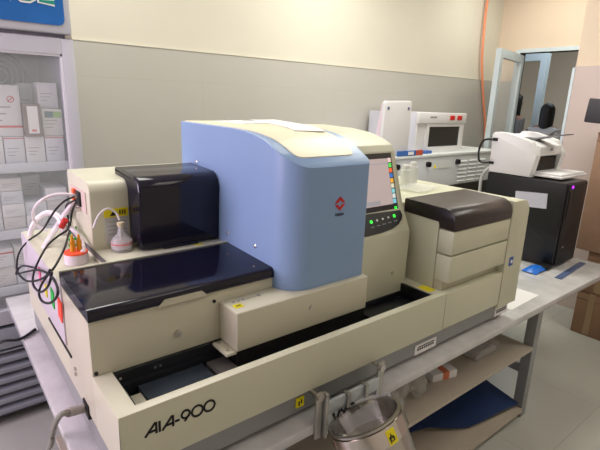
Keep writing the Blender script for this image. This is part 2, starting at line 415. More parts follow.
# front tray frame with opening
tf = BM()
def hollow(bm, x0, x1, y0, y1, z0, z1, hx0, hx1, hy0, hy1, bev):
    O = [(x0, y0), (x1, y0), (x1, y1), (x0, y1)]; H_ = [(hx0, hy0), (hx1, hy0), (hx1, hy1), (hx0, hy1)]
    v = {(k, i, z): bm.verts.new((*p, z)) for k, L_ in (('o', O), ('h', H_)) for i, p in enumerate(L_) for z in (z0, z1)}
    es = []
    for i in range(4):
        n_ = (i+1) % 4
        f = bm.faces.new((v['o', i, z0], v['o', n_, z0], v['o', n_, z1], v['o', i, z1])); es += list(f.edges)
        bm.faces.new((v['h', i, z0], v['h', i, z1], v['h', n_, z1], v['h', n_, z0]))
        for z in (z0, z1): bm.faces.new((v['o', i, z], v['o', n_, z], v['h', n_, z], v['h', i, z]))
    bmesh.ops.bevel(bm, geom=list(set(es)), offset=bev, segments=2, affect='EDGES', profile=.5)
hollow(tf, 0, 1.062, 0, .170, -.133, 0, .04, 1.018, .022, .1695, .0015)
box(tf, .04, 1.018, .022, .1695, -.132, -.07)
link_mesh('front_tray_frame', tf, BEIGE2, an)
well = BM()
box(well, .04, 1.018, .158, .169, -.07, -.004); box(well, .04, 1.018, .022, .158, -.07, -.062); box(well, .04, .046, .022, .158, -.062, -.008)
box(well, .04, 1.018, .146, .158, -.062, -.03); box(well, 1.012, 1.018, .022, .158, -.062, -.004)
link_mesh('tray_well', well, mat('black_well', (.12, .135, .155), .4), an)
Bx('tray_insert', BEIGE, .047, .085, .028, .12, -.062, -.045)
Bx('tray_insert', SLATE, .088, .25, .026, .145, -.062, -.042, bev=.002, label='slate grey tray plate')
bm = BM(); box(bm, .258, .312, .03, .14, -.062, -.040); box(bm, .263, .307, .035, .135, -.040, -.038)
link_mesh('tray_insert', bm, mat('grey_tray', (.35, .34, .33), .4), an)
Bx('tray_insert', mat('charcoal_tray', (.13, .14, .16), .3), .79, 1.005, .03, .143, -.062, -.044, bev=.004)
bm = BM(); box(bm, .90, .94, .07, .09, -.045, -.042)
link_mesh('tray_rib', bm, SLATE, an)
for x in (.135, .148, .055):
    bm = BM(); cyl(bm, (x, .1565, -.018), .003, .002, 'y', 10); link_mesh('well_screw', bm, SCREW, an)
# knob on the compartment front and screws
bm = BM(); cyl(bm, (.199, .164, .046), .0085, .007, 'y', 20); cyl(bm, (.199, .161, .046), .005, .004, 'y', 20)
link_mesh('lock_knob', bm, SCREW, an)
for pc in ((.298, .167, .104), (.008, .1665, .006)):
    bm = BM(); cyl(bm, pc, .0045, .004, 'y', 12); link_mesh('panel_screw', bm, BLACK, an)
# front smoked lid: profile across depth, with a finger notch in its front edge
bm = BM()
prof = fillet([(.164, .1315), (.164, .158, .012), (.413, .166, .004), (.413, .1315)], 4)
prism(bm, prof, 'x', .156, .478); 
n1 = len(bm.verts)
prism(bm, prof, 'x', .0, .030)
prism(bm, [(p[0] if p[0] > .17 else p[0], p[1]) for p in prof], 'x', .03, .156)
lid = link_mesh('compartment_lid', bm, SMOKE, an)
bm = BM(); prism(bm, fillet([(.150, .128), (.278, .128), (.262, .143, .005), (.168, .143, .005)], 3), 'y', .1615, .1655)
link_mesh('lid_grip', bm, BEIGE, an)
bm = BM(); box(bm, -.0015, .0015, .17, .412, .131, .1335)
for a in ((.0, .478, .412, .418),): box(bm, *a, .13, .1685)
link_mesh('lid_rim', bm, BEIGE2, an)
# deck between lid and rear cabinet
Bx('deck', BEIGE2, .12, .486, .414, .96, .10, .162, bev=.002)
Bx('deck_edge', mat('grey_edge', (.33, .31, .33), .4), .1165, .1205, .42, .955, .152, .1645)
Bx('yellow_sticker', YEL, .385, .41, .44, .452, .162, .1632)
for x, y in ((.436, .425), (.45, .435), (.457, .425), (.108, .47)):
    bm = BM(); cyl(bm, (x, y, .1615 if x > .2 else .138), .003, .002, 'z', 8); link_mesh('deck_screw', bm, SCREW, an)
# rear cabinet
prof = fillet([(.55, .161), (.55, .358, .035), (.785, .366, .01), (.785, .161)], 6)
bm = BM(); prism(bm, prof, 'x', .12, .484, bev=.003); rc = link_mesh('rear_cabinet', bm, BEIGE2, an)
bm = BM(); prism(bm, fillet([(.585, .262), (.745, .262), (.745, .325), (.585, .325)]), 'x', .1175, .1205); link_mesh('side_plate', bm, mat('window_tinted_plate', (.84, .77, .73), .4), rc)  # beige plate coloured pink to carry the window light on this side
# connector sockets on its left face
bm = BM(); box(bm, .112, .119, .63, .67, .275, .318, bev=.001); link_mesh('cable_socket', bm, BLACK, rc)
bm = BM(); box(bm, .108, .119, .68, .70, .285, .32, bev=.002); link_mesh('orange_socket', bm, ORANGE, rc)
for pa in ((.64, .655, .26, .27), (.645, .66, .30, .31)):
    bm = BM(); box(bm, .105, .118, *pa); link_mesh('metal_plug', bm, SCREW, rc)
# warning label on its front
bm = BM(); box(bm, .155, .222, .5475, .5505, .175, .262); link_mesh('paper_label', bm, mat('grey_label', (.78, .79, .77), .6), rc)
bm = BM(); box(bm, .155, .222, .546, .5505, .255, .279); wl = link_mesh('warning_sticker', bm, YEL, rc)
bm = BM(); prism(bm, [(.170, .259), (.192, .259), (.181, .275)], 'y', .5453, .5462)
for k in range(3): box(bm, .197+.007*k, .201+.007*k, .5453, .5462, .261, .274)
link_mesh('warning_mark', bm, INK, wl)
bm = BM()
for k in range(4): box(bm, .162, .215, .5468, .5476, .24-.012*k, .2415-.012*k)
tag(link_mesh('printed_text', bm, GREYINK, rc), kind='stuff')
# rear smoked cover (wraps over the cabinet)
bm = BM()
prof = fillet([(.462, .168), (.456, .375, .04), (.655, .383, .004), (.655, .168)], 6)
prism(bm, prof, 'x', .226, .4775, bev=.010, seg=3)
box(bm, .29, .40, .454, .466, .1635, .172, bev=.002)
link_mesh('rear_cover', bm, SMOKE, an)

# blue tower
TX0, TX1, TY0, TY1, TB = .476, .768, .100, .72, .1005
def th(y):
    K = [(.098, .433), (.103, .436), (.13, .453), (.16, .471), (.19, .486), (.22, .497), (.26, .506), (.31, .512), (.38, .515), (.72, .515)]
    if y <= K[0][0]: return K[0][1]
    for (a, b), (c, d) in zip(K, K[1:]):
        if y <= c: return b+(d-b)*(y-a)/(c-a)
    return K[-1][1]
def tower_xy(inset=0, rl=.078, rr=.022):
    xs = []
    x0, x1, y0 = TX0+inset, TX1-inset, TY0+inset
    rl = max(rl-inset, .005); rr = max(rr-inset, .005)
    ys = [0, .0008, .003, .007, .013, .02, .028, .038, .05, .065, .082]
    st = [y0+q for q in ys]+[.2, .22, .24, .27, .30, .34, .4, .5, .6, TY1]
    out = []
    for y in st:
        d = y-y0
        lx = x0+(rl-math.sqrt(max(rl*rl-(rl-d)**2, 0)) if d < rl else 0)
        rx = x1-(rr-math.sqrt(max(rr*rr-(rr-d)**2, 0)) if d < rr else 0)
        out.append((y, lx, rx))
    return out
bm = BM()
e = .003
rows = []
main = tower_xy(0); ins = tower_xy(e)
def ring_pts(R, z):    # closed outline: left back -> front -> right back
    return [(lx, y, z(y)) for y, lx, rx in R[::-1]]+[(rx, y, z(y)) for y, lx, rx in R]
r0 = [bm.verts.new(p) for p in ring_pts(main, lambda y: TB)]
r1 = [bm.verts.new(p) for p in ring_pts(main, lambda y: th(y)-e*.6)]
rt = [bm.verts.new(p) for p in ring_pts(ins, lambda y: th(y))]
n = len(r0)
for a, b in ((r0, r1), (r1, rt)):
    for i in range(n): bm.faces.new((a[i], a[(i+1) % n], b[(i+1) % n], b[i]))
h = n//2
for i in range(h-1):
    bm.faces.new((rt[h-1-i], rt[h-2-i], rt[h+i+1], rt[h+i]))
bm.faces.new(r0)
tower = link_mesh('blue_tower', bm, BLUE, an, sharp=24)
# cream top panel
bm = BM()
def rr(y): return .012
ysx = [.133, .135, .139, .146, .155, .175, .20, .22, .24, .27, .30, .34, .4, .5, .6, .715]
L1 = []; 
for y in ysx:
    d = y-.133; q = .022; off = (q-math.sqrt(max(q*q-(q-d)**2, 0))) if d < q else 0
    k = min(1, max(0, (y-.127)/.2)); lx = .520-.033*k
    L1.append((bm.verts.new((lx+off, y, th(y)+.0025)), bm.verts.new((.738-off*.6-.012*(1-k), y, th(y)+.0025)), bm.verts.new((lx+off, y, th(y)-.002)), bm.verts.new((.738-off*.6-.012*(1-k), y, th(y)-.002))))
for a, b in zip(L1, L1[1:]):
    bm.faces.new((a[0], a[1], b[1], b[0])); bm.faces.new((a[2], a[0], b[0], b[2])); bm.faces.new((a[1], a[3], b[3], b[1])); bm.faces.new((a[2], b[2], b[3], a[3]))
bm.faces.new((L1[0][0], L1[0][2], L1[0][3], L1[0][1])); bm.faces.new((L1[-1][0], L1[-1][1], L1[-1][3], L1[-1][2]))
link_mesh('top_panel', bm, mat('cream_panel', (.90, .88, .76), .4), tower)
# emblem and name on the tower front
EX, EZ = .648, .330
bm = BM()
def em(u, v): return (EX+u, TY0-.0005, EZ+v)
for sx in (1, -1):
    for sy in (1, -1):
        prism(bm, [(EX+sx*a_, EZ+sy*b_) for a_, b_ in ((.0012, .019), (.0185, .0025), (.0085, .0025), (.0012, .0095))], 'y', TY0-.002, TY0+.001)
link_mesh('red_emblem', bm, RED, tower)
bm = BM(); text(bm, 'TOSOH', lambda u, v: (EX-.0165+u, TY0-.0005, EZ-.034+v), .0065, .0013, .0012, (0, -1, 0), gap=.2)
link_mesh('name_lettering', bm, mat('dark_blue_ink', (.15, .18, .3), .5), tower)
for (y, z) in ((.61, .39), (.41, .197), (.255, .196)):
    bm = BM(); lathe(bm, (0, 0, 0), [(.0001, 0), (.006, 0), (.006, .0015), (.003, .003), (.0001, .0035)], 16)
    for v in bm.verts: v.co = Vector((TX0-v.co.z, y+v.co.x, z+v.co.y))
    link_mesh('tower_screw', bm, SCREW, tower)
# box in front of the tower
bm = BM()
box(bm, .312, .765, .082, .171, -.004, .100, bev=.004, seg=3)
fbx = link_mesh('front_cover_box', bm, BEIGE, an)
bm = BM(); vs = box(bm, .286, .316, .088, .165, -.012, -.004, bev=.002); 
link_mesh('mounting_tab', bm, BEIGE2, fbx)
for y in (.105, .15):
    bm = BM(); cyl(bm, (.298, y, -.0045), .004, .002, 'z', 12); link_mesh('cover_screw', bm, SCREW, fbx)
bm = BM(); cyl(bm, (.545, .079, .055), .007, .004, 'y', 16); link_mesh('cover_screw', bm, SCREW, fbx)
Bx('cover_base', BLACK, .316, .765, .088, .17, -.062, -.004)
ys = Bx('yellow_sticker', YEL, .325, .349, .108, .128, .1, .1012)
bm = BM(); 
for k in range(3): box(bm, .331+.005*k, .334+.005*k, .114, .122, .1012, .1016)
link_mesh('sticker_mark', bm, INK, ys)
bm = BM()
for k in range(3): box(bm, .335+.014*k, .343+.014*k, .140, .147, .1, .1008)
box(bm, .375, .412, .142, .1435, .1, .1008); box(bm, .412, .42, .140, .150, .1, .1008)
link_mesh('printed_note', bm, GREYINK, an)

# console with touchscreen
def cz(pts): return fillet(pts, 5)
CP = cz([(.15, -.133), (.152, .185, .02), (.198, .262, .0), (.250, .442, .006), (.262, .462, .012), (.30, .479, .04), (.36, .495, .05), (.45, .505, .08), (.62, .509, .02), (.72, .50, .02), (.72, -.133)])
bm = BM(); prism(bm, CP, 'x', .757, 1.034, bev=.006, seg=3); con = link_mesh('console', bm, BEIGE2, an)
def onc(x, t, off=0.0):     # point on tilted screen plane; t 0..1 from z .262 to .445
    a = Vector((0, .198, .262)); b = Vector((0, .252, .445)); nrm = Vector((0, -(b-a).z, (b-a).y)).normalized()
    p = a+(b-a)*t+nrm*off; return Vector((x, p.y, p.z))
def slab(bm, x0, x1, t0, t1, o0, o1):
    vs = [bm.verts.new(onc(x, t, o)) for x in (x0, x1) for t in (t0, t1) for o in (o0, o1)]
    for f in [(0, 1, 3, 2), (4, 6, 7, 5), (0, 4, 5, 1), (2, 3, 7, 6), (0, 2, 6, 4), (1, 5, 7, 3)]: bm.faces.new([vs[i] for i in f])
bm = BM(); slab(bm, .79, 1.014, -.10, .955, -.004, .002); bez = link_mesh('screen_bezel', bm, mat('dark_grey_bezel', (.22, .22, .23), .3), con)
bm = BM(); slab(bm, .80, .992, .05, .86, .0015, .0026); disp = link_mesh('display', bm, SCREEN, bez)
for sa in ((.80, .992, .76, .775), (.805, .93, .07, .14)):
    bm = BM(); slab(bm, *sa, .0026, .0029); link_mesh('display_field', bm, glow('display_tint', (.66, .66, .70), .28), disp)
cols = [(.92, .8, .8), (.35, .85, .35), (.95, .4, .2), (.2, .45, .8), (.95, .7, .25), (.85, .85, .75), (.5, .8, .85), (.85, .9, .9), (.5, .8, .9)]
for k, c in enumerate(cols):
    bm = BM(); slab(bm, .9935, 1.0075, .79-.091*k, .865-.091*k, .0022, .0034); link_mesh('screen_icon', bm, glow('icon_%d' % k, c, .45), bez)
bm = BM(); slab(bm, .996, 1.006, -.045, .0, .002, .0035); link_mesh('green_led', bm, LEDG, bez)
# oval key panel
a = Vector((0, .152, .185)); b = Vector((0, .198, .262))
nrm = Vector((0, -(b-a).z, (b-a).y)).normalized()
def onk(u, v, o): p = a+(b-a)*v+nrm*o; return Vector((u, p.y, p.z))
bm = BM()
out = [(.79, .90)]+[(1.016, .82)]+[(1.018, .62), (1.008, .46), (.985, .30), (.95, .18), (.90, .12), (.85, .10), (.79, .10)]
A = [bm.verts.new(onk(x, v, .0)) for x, v in out]; Bv = [bm.verts.new(onk(x, v, .004)) for x, v in out]
bm.faces.new(Bv); bm.faces.new(A[::-1])
for i in range(len(out)): bm.faces.new((A[i], A[(i+1) % len(out)], Bv[(i+1) % len(out)], Bv[i]))
kp = link_mesh('key_panel', bm, BLACK, con)
def dot(x, v, r):
    bm = BM(); q = [onk(x, v, .004)+Vector((math.cos(2*PI*i/12), 0, 0))*r+(b-a).normalized()*r*math.sin(2*PI*i/12) for i in range(12)]
    A = [bm.verts.new(p) for p in q]; C = [bm.verts.new(p+nrm*.002) for p in q]
    bm.faces.new(C); bm.faces.new(A[::-1])
    for i in range(12): bm.faces.new((A[i], A[(i+1) % 12], C[(i+1) % 12], C[i]))
    return bm
for x, g in ((.862, 1), (.890, 0), (.918, 0), (.946, 0), (.976, 1)):
    o = link_mesh('green_led' if g else 'indicator', dot(x, .57+(x-.86)*.6, .0055 if g else .0035), LEDG if g else PAPER, kp)
for x in (.862, .890, .918, .946, .976):
    bm = BM(); v = .36+(x-.86)*.6; q = [onk(x-.008, v, .004), onk(x+.008, v, .004), onk(x+.008, v+.03, .004), onk(x-.008, v+.03, .004)]
    A = [bm.verts.new(p) for p in q]; C = [bm.verts.new(p+nrm*.001) for p in q]; bm.faces.new(C); bm.faces.new(A[::-1])
    for i in range(4): bm.faces.new((A[i], A[(i+1) % 4], C[(i+1) % 4], C[i]))
    link_mesh('key_caption', bm, GREYINK, kp)
bm = BM(); cyl(bm, (.962, .149, .045), .006, .004, 'y', 14); link_mesh('panel_screw', bm, SCREW, con)

# sorter unit on the right
bm = BM(); prism(bm, fillet([(1.036, -.133), (1.036, .268, .004), (1.55, .268, .045), (1.55, -.133)], 6), 'y', .205, .96, bev=.003)
prism(bm, fillet([(1.062, .0), (1.062, .262, .004), (1.55, .268, .045), (1.55, .0)], 6), 'y', .059, .2055, bev=.002)
box(bm, 1.062, 1.55, .059, .2055, -.133, .0)
so = link_mesh('sorter_body', bm, BEIGE2, an)
bm = BM(); prism(bm, fillet([(1.422, -.15), (1.422, .272), (1.545, .268, .045), (1.555, -.15)], 6), 'y', -.002, .056, bev=.003)
link_mesh('end_column', bm, BEIGE2, so)
Bx('side_ledge', BEIGE2, 1.0345, 1.062, .1705, .2045, -.133, 0.0)
Bx('front_recess', BEIGE, 1.070, 1.422, .03, .059, -.133, .21)
Bx('drawer', BEIGE2, 1.062, 1.418, .0, .057, .130, .209, bev=.003, label='top beige drawer')
Bx('drawer', BEIGE2, 1.062, 1.418, .0, .057, .034, .124, bev=.003, label='middle beige drawer')
Bx('drawer', BEIGE2, 1.0635, 1.420, .0, .057, -.133, -.002, bev=.003, label='bottom beige front panel')
bm = BM(); prism(bm, fillet([(-.002, .212), (-.002, .278, .042), (.205, .284, .003), (.205, .236), (.0575, .236), (.0575, .212)][::-1], 7), 'x', 1.060, 1.418, bev=.004)
link_mesh('sorter_lid', bm, BROWNSMOKE, an)
bg = Bx('blue_badge', mat('blue_badge', (.2, .38, .7), .4), 1.452, 1.478, -.004, -.001, .018, .052)
bm = BM(); cyl(bm, (1.465, -.0055, .035), .007, .0015, 'y', 12); link_mesh('badge_mark', bm, PAPER, bg)
Bx('yellow_sticker', YEL, 1.022, 1.056, .040, .088, -.0005, .0015)
# skirt labels
for x0, x1 in ((.945, 1.06), (1.44, 1.535)):
    lb = Bx('white_label', PAPER, x0, x1, .016, .0205, -.198, -.163)
    bm = BM(); w = (x1-x0)/9
    for k in range(8): box(bm, x0+w*(1+.9*k), x0+w*(1.45+.9*k), .0145, .0165, -.184, -.177)
    box(bm, x0+w, x0+w*8, .0145, .0165, -.173, -.171)
    link_mesh('label_print', bm, INK, lb)
lb = Bx('yellow_sticker', YEL, .452, .478, .016, .0205, -.184, -.156)
bm = BM(); box(bm, .459, .463, .0145, .0165, -.178, -.166); box(bm, .467, .470, .0145, .0165, -.174, -.161); link_mesh('sticker_mark', bm, INK, lb)
# model lettering
bm = BM(); text(bm, 'AIA-900', lambda u, v: (.049+u, .0, -.066+v), .0255, .0047, .0012, (0, -1, 0), gap=.13)
link_mesh('model_lettering', bm, INK, an)
# bin bracket screwed to the skirt
bkt = thing('bin_bracket', (.6, .0, -.262), 'galvanised bracket with two uprights and a pale bar on the analyser skirt', 'bracket')
brk = BM()
box(brk, .478, .500, -.034, -.027, -.262, -.125, bev=.002)
link_mesh('bracket_upright', brk, mat('galvanised_steel', (.70, .70, .68), .35, metal=.8), bkt)
brk = BM(); box(brk, .502, .512, -.045, -.027, -.262, -.13, bev=.001); link_mesh('bracket_plate', brk, mat('galvanised_steel', (.66, .67, .66), .45), bkt)
brk = BM(); box(brk, .710, .736, -.034, -.027, -.25, -.118, bev=.002)
link_mesh('bracket_upright', brk, mat('galvanised_steel', (.70, .70, .68), .35, metal=.8), bkt)
B('bracket_bar', bkt, mat('pale_bar', (.74, .77, .78), .4), .512, .712, -.038, -.028, -.200, -.162, bev=.002)
for x in (.489, .723):
    bm = BM(); cyl(bm, (x, -.040, -.135), .011, .006, 'y', 18); cyl(bm, (x, -.035, -.135), .004, .0545, 'y', 12); link_mesh('bolt', bm, SCREW, bkt)
# power inlet on the left side
bm = BM(); box(bm, -.004, .006, 0.227, 0.272, -0.145, -0.109, bev=.002); link_mesh('power_inlet', bm, BLACK, an)

# ------------------------------------------------------------------ cables and tubes at the left
def cable(name, pts, r, m, label, cat, group=None, k=6):
    bm = BM(); tube(bm, pts, r, 8, k=k); o = link_mesh(name, bm, m); return tag(o, label, cat, group)
cable('power_cord', [(-0.006, 0.252, -0.125), (-0.030, 0.252, -0.123), (-0.055, 0.242, -0.113), (-0.065, 0.269, -0.147), (-0.070, 0.316, -0.212), (-0.075, 0.377, -0.296), (-.09, .9, -.78), (-.2, 1.0, -.808)], .0068, GREYCABLE, 'thick grey power cord plugged low into the left side of the analyser', 'power cord')
bm = BM(); tube(bm, [(-0.006, 0.252, -0.125), (-0.03, 0.252, -0.123), (-0.042, 0.247, -0.118)], .011, 12); cg = link_mesh('cord_plug', bm, mat('grey_plug', (.66, .64, .62), .5), bpy.data.objects['power_cord'])
cable('network_cable', [(-.30, 1.12, -.60), (-.16, .98, -.30), (-.109, .897, -.215), (-.053, .883, -.214), (.0, .93, -.214)], .005, CABLE, 'thin black cable lying across the left end of the bench top', 'cable')
# black leads looping down beside the stickers
cable('black_lead', [(0.112, 0.662, 0.302), (0.080, 0.643, 0.297), (0.060, 0.672, 0.270), (0.040, 0.678, 0.241), (0.030, 0.729, 0.200), (0.020, 0.780, 0.170), (0.000, 0.848, 0.133), (-0.020, 0.894, 0.090), (-0.030, 0.915, 0.048), (-0.035, 0.877, 0.025), (-0.035, 0.737, 0.044), (-0.030, 0.584, 0.092), (-0.030, 0.420, 0.158), (-0.030, 0.344, 0.200)], .003, CABLE, 'black lead hanging in the widest loop from the rear cabinet socket', 'cable', 'black leads')
cable('black_lead', [(0.112, 0.679, 0.287), (0.100, 0.747, 0.256), (0.100, 0.736, 0.221), (0.080, 0.654, 0.208), (0.050, 0.645, 0.193), (0.020, 0.635, 0.174), (-0.010, 0.594, 0.152), (-0.030, 0.582, 0.119), (-0.040, 0.551, 0.096), (-0.040, 0.452, 0.109), (-0.040, 0.330, 0.167), (-0.030, 0.322, 0.202)], .003, CABLE, 'black lead curled in the lowest small loop beside the orange sticker', 'cable', 'black leads')
cable('black_lead', [(0.112, 0.669, 0.283), (0.110, 0.722, 0.241), (0.100, 0.722, 0.192), (0.070, 0.614, 0.198), (0.040, 0.516, 0.197), (-0.000, 0.451, 0.170), (-0.030, 0.439, 0.143), (-0.040, 0.467, 0.103), (-0.045, 0.403, 0.104), (-0.045, 0.297, 0.139), (-0.045, 0.207, 0.189), (-0.040, 0.224, 0.204), (-0.030, 0.351, 0.185), (-0.030, 0.512, 0.147), (-0.030, 0.757, 0.063), (-0.030, 0.984, -0.017), (-0.030, 0.807, 0.067), (-0.020, 0.611, 0.119)], .003, CABLE, 'black lead swinging out left of the white tubes then back to the green clip', 'cable', 'black leads')
cable('waste_tube', [(0.110, 0.677, 0.303), (0.080, 0.687, 0.307), (0.050, 0.699, 0.302), (0.020, 0.718, 0.280), (0.020, 0.826, 0.227), (0.030, 0.861, 0.182), (0.060, 0.848, 0.157)], .0045, TUBING, 'thin white tube arching far left from the orange socket', 'tube', 'white tubes')
cable('waste_tube', [(0.020, 0.790, 0.096), (0.030, 0.727, 0.147), (0.060, 0.770, 0.170), (0.090, 0.807, 0.193), (0.100, 0.742, 0.239), (0.115, 0.723, 0.266)], .009, TUBING, 'thick white tube rising diagonally to the rear cabinet', 'tube', 'white tubes')
cable('waste_tube', [(0.010, 0.899, 0.121), (0.020, 0.880, 0.166), (0.040, 0.877, 0.197), (0.060, 0.832, 0.221), (0.080, 0.804, 0.218), (0.090, 0.780, 0.193), (0.090, 0.768, 0.156)], .009, TUBING, 'thick white tube behind the other white tubes at the rear corner', 'tube', 'white tubes')
cable('waste_tube', [(0.100, 0.709, 0.195), (0.100, 0.640, 0.193), (0.100, 0.590, 0.178), (0.085, 0.523, 0.169)], .007, TUBING, 'short thick white tube curving down to the orange-rimmed bottle', 'tube', 'white tubes')
cable('sensor_tube', [(.119, .53, .235), (.135, .53, .268), (.16, .53, .285), (.183, .53, .270), (.189, .522, .25)], .003, TUBING, 'very thin white tube arching into the small flask', 'tube')
# red connector near the tubes
bm = BM(); tube(bm, [(.085, .70, .225), (.075, .715, .20)], .009, 10, False); tag(link_mesh('red_connector', bm, RED), 'small red plug connector among the black and white leads', 'connector')
# waste neck with orange rim
t = thing('waste_bottle', (.072, .545, .1385), 'squat white bottle neck with orange rim and amber probes', 'bottle')
bm = BM(); lathe(bm, (.072, .545, .1385), [(.031, 0), (.031, .02), (.029, .028)], 24); link_mesh('neck', bm, mat('milky_plastic', (.88, .84, .86), .4), t)
bm = BM(); lathe(bm, (.072, .545, .1665), [(.026, .0005), (.031, 0), (.031, .005), (.012, .006)], 24); link_mesh('rim', bm, mat('bright_orange', (1.0, .38, .25), .4), t)
for dx in (-.007, .010):
    bm = BM(); lathe(bm, (.072+dx, .545, .1685), [(.007, 0), (.007, .03), (.004, .04), (.003, .05)], 12); link_mesh('probe', bm, AMBER, t)
bm = BM(); 
for dx in (0, .018): box(bm, .092+dx, .096+dx, .70, .704, .139, .20)
box(bm, .088, .118, .698, .706, .158, .164); box(bm, .088, .118, .698, .706, .1385, .144)
tag(link_mesh('green_clip', bm, GREEN), 'green plastic clip behind the orange-rimmed bottle', 'clip')
# small flask on the deck
fx, fy, fz = .189, .515, .1622
t = thing('glass_flask', (fx, fy, fz), 'small clear glass flask with red marking and pale stopper', 'flask')
bm = BM(); lathe(bm, (fx, fy, fz), [(.0001, 0), (.026, 0), (.029, .004), (.029, .026), (.026, .036), (.017, .045), (.010, .052), (.0085, .062), (.0085, .076), (.007, .076), (.007, .060), (.014, .044), (.024, .034), (.027, .026), (.027, .006), (.0001, .005)], 28); link_mesh('flask_body', bm, FROST if False else CLEARPLAST, t)
bm = BM(); lathe(bm, (fx, fy, fz), [(.0291, .010), (.02925, .010), (.02925, .030), (.0291, .030)], 28); link_mesh('white_band', bm, mat('milky_band', (.93, .90, .91), .5, alpha=.5), t)
bm = BM(); lathe(bm, (fx, fy, fz), [(.0291, .021), (.0293, .021), (.0293, .024), (.0291, .024)], 28); link_mesh('red_band', bm, mat('pink_red_band', (.85, .35, .4), .5), t)
bm = BM(); lathe(bm, (fx, fy, fz), [(.0001, .005), (.0245, .006), (.0245, .017), (.0001, .0172)], 24); link_mesh('liquid', bm, mat('clear_liquid', (.85, .85, .82), .1, alpha=.4), t)
bm = BM(); lathe(bm, (fx, fy, fz), [(.007, .068), (.0105, .076), (.0105, .083), (.0001, .084)], 16); link_mesh('stopper', bm, mat('pale_stopper', (.86, .82, .70), .5), t)
bm = BM(); tube(bm, [(fx, fy, fz+.08), (fx-.002, fy+.002, fz+.05), (fx-.004, fy, fz+.01)], .002, 6); link_mesh('dip_tube', bm, TUBING, t)
# sheets on top of the tower
def sheet(name, c, w, d_, z, ang, label, curl=0.0, m=PAPER, th_=.0012, cat='paper sheet'):
    bm = BM()
    def f(u, v):
        x, y = (u-.5)*w, (v-.5)*d_; X = c[0]+x*math.cos(ang)-y*math.sin(ang); Y = c[1]+x*math.sin(ang)+y*math.cos(ang)
        zz = z(X, Y) if callable(z) else z
        return (X, Y, zz+th_+curl*(u*u))
    grid(bm, 10, 10, f, th_)
    return tag(link_mesh(name, bm, m), label, cat)
sheet('paper_sheet', (.745, .50), .10, .48, lambda x, y: th(y)+.0035, -.30, 'long white paper strip lying along the right edge of the blue tower top', .002)
sheet('paper_sheet', (.64, .60), .12, .16, lambda x, y: th(y)+.003, .1, 'small white paper at the rear of the blue tower top', .001)

# ------------------------------------------------------------------ on the bench, right
sheet('paper_sheet', (1.74, .10), .26, .13, bt, .03, 'white paper sheet on the bench beside the drawer unit', 0, PAPER)
bm = BM(); vs = box(bm, 2.17, 2.55, .082, .115, bt, bt+.004, bev=.001); rot_pts(vs, .08, (2.36, .1, 0)); 
tag(link_mesh('ruler', bm, mat('blue_grey_ruler', (.30, .36, .50), .4)), 'dark blue-grey flat ruler on the bench beside the black tower', 'ruler')
t = thing('computer_mouse', (2.2, .22, bt), 'blue and black computer mouse in front of the black tower', 'mouse')
bm = BM(); grid(bm, 10, 8, lambda u, v: (2.12+.13*u, .17+.075*v, bt+.001+.03*(math.sin(PI*min(max(u, .02), .98))**.6)*(math.sin(PI*min(max(v, .03), .97))**.5)), .001); link_mesh('mouse_shell', bm, mat('blue_shell', (.12, .42, .80), .3), t)
bm = BM(); box(bm, 2.23, 2.30, .165, .225, bt, bt+.022, bev=.008); link_mesh('palm_rest', bm, BLACK, t)
# black tower
t = thing('computer_tower', (2.41, .38, bt), 'tall black tower case under the white printer', 'tower case')
bm = BM(); box(bm, 2.29, 2.535, .165, .60, bt+.01, .238, bev=.006); link_mesh('case', bm, mat('black_case', (.085, .085, .10), .35), t)
bm = BM(); box(bm, 2.30, 2.525, .157, .166, bt+.02, .232, bev=.003); box(bm, 2.315, 2.34, .154, .158, .05, .2); link_mesh('front_panel', bm, BLACK, t)
for x in (2.32, 2.5):
    for y in (.2, .56):
        bm = BM(); cyl(bm, (x, y, bt), .015, .012, 'z', 12); link_mesh('rubber_foot', bm, BLACK, t)
bm = BM(); box(bm, 2.2885, 2.2905, .25, .42, .085, .165); vs = list(bm.verts); rot_pts(vs, -.08, (2.29, .33, .125), 'X'); link_mesh('paper_label', bm, mat('lilac_paper', (.80, .80, .86), .7), t)
bm = BM(); cyl(bm, (2.335, .1525, .218), .007, .006, 'y', 14); link_mesh('power_light', bm, LEDP, t)
bm = BM(); box(bm, 2.335, 2.36, .1555, .158, -.11, -.10); link_mesh('badge', bm, SCREW, t)
# printer
pz = .2385
t = thing('laser_printer', (2.46, .48, pz), 'white laser printer with open paper tray on the black tower', 'printer')
prof = fillet([(.36, pz+.002), (.345, pz+.12, .02), (.39, .428, .03), (.52, .462, .03), (.605, .466, .02), (.60, pz+.002)], 5)
bm = BM(); prism(bm, prof, 'x', 2.292, 2.345, bev=.006); link_mesh('side_cover', bm, WHITE, t)
bm = BM(); prism(bm, prof, 'x', 2.60, 2.65, bev=.006); link_mesh('side_cover', bm, WHITE, t)
bm = BM()
prism(bm, fillet([(.42, pz+.002), (.42, .345), (.35, .35, .01), (.355, .40, .01), (.42, .425, .02), (.46, .43), (.50, .395), (.585, .45), (.60, .45), (.60, pz+.002)], 4), 'x', 2.345, 2.60)
link_mesh('printer_body', bm, WHITE, t)
bm = BM(); box(bm, 2.348, 2.598, .372, .422, pz+.02, .342); link_mesh('paper_slot', bm, BLACK, t)
bm = BM(); box(bm, 2.352, 2.594, .45, .56, .418, .432); 
link_mesh('output_slot', bm, BLACK, t)
bm = BM(); box(bm, 2.33, 2.66, .215, .40, pz+.008, pz+.020, bev=.004); box(bm, 2.35, 2.64, .225, .38, pz+.020, pz+.030, bev=.003); link_mesh('paper_tray', bm, WHITE, t)
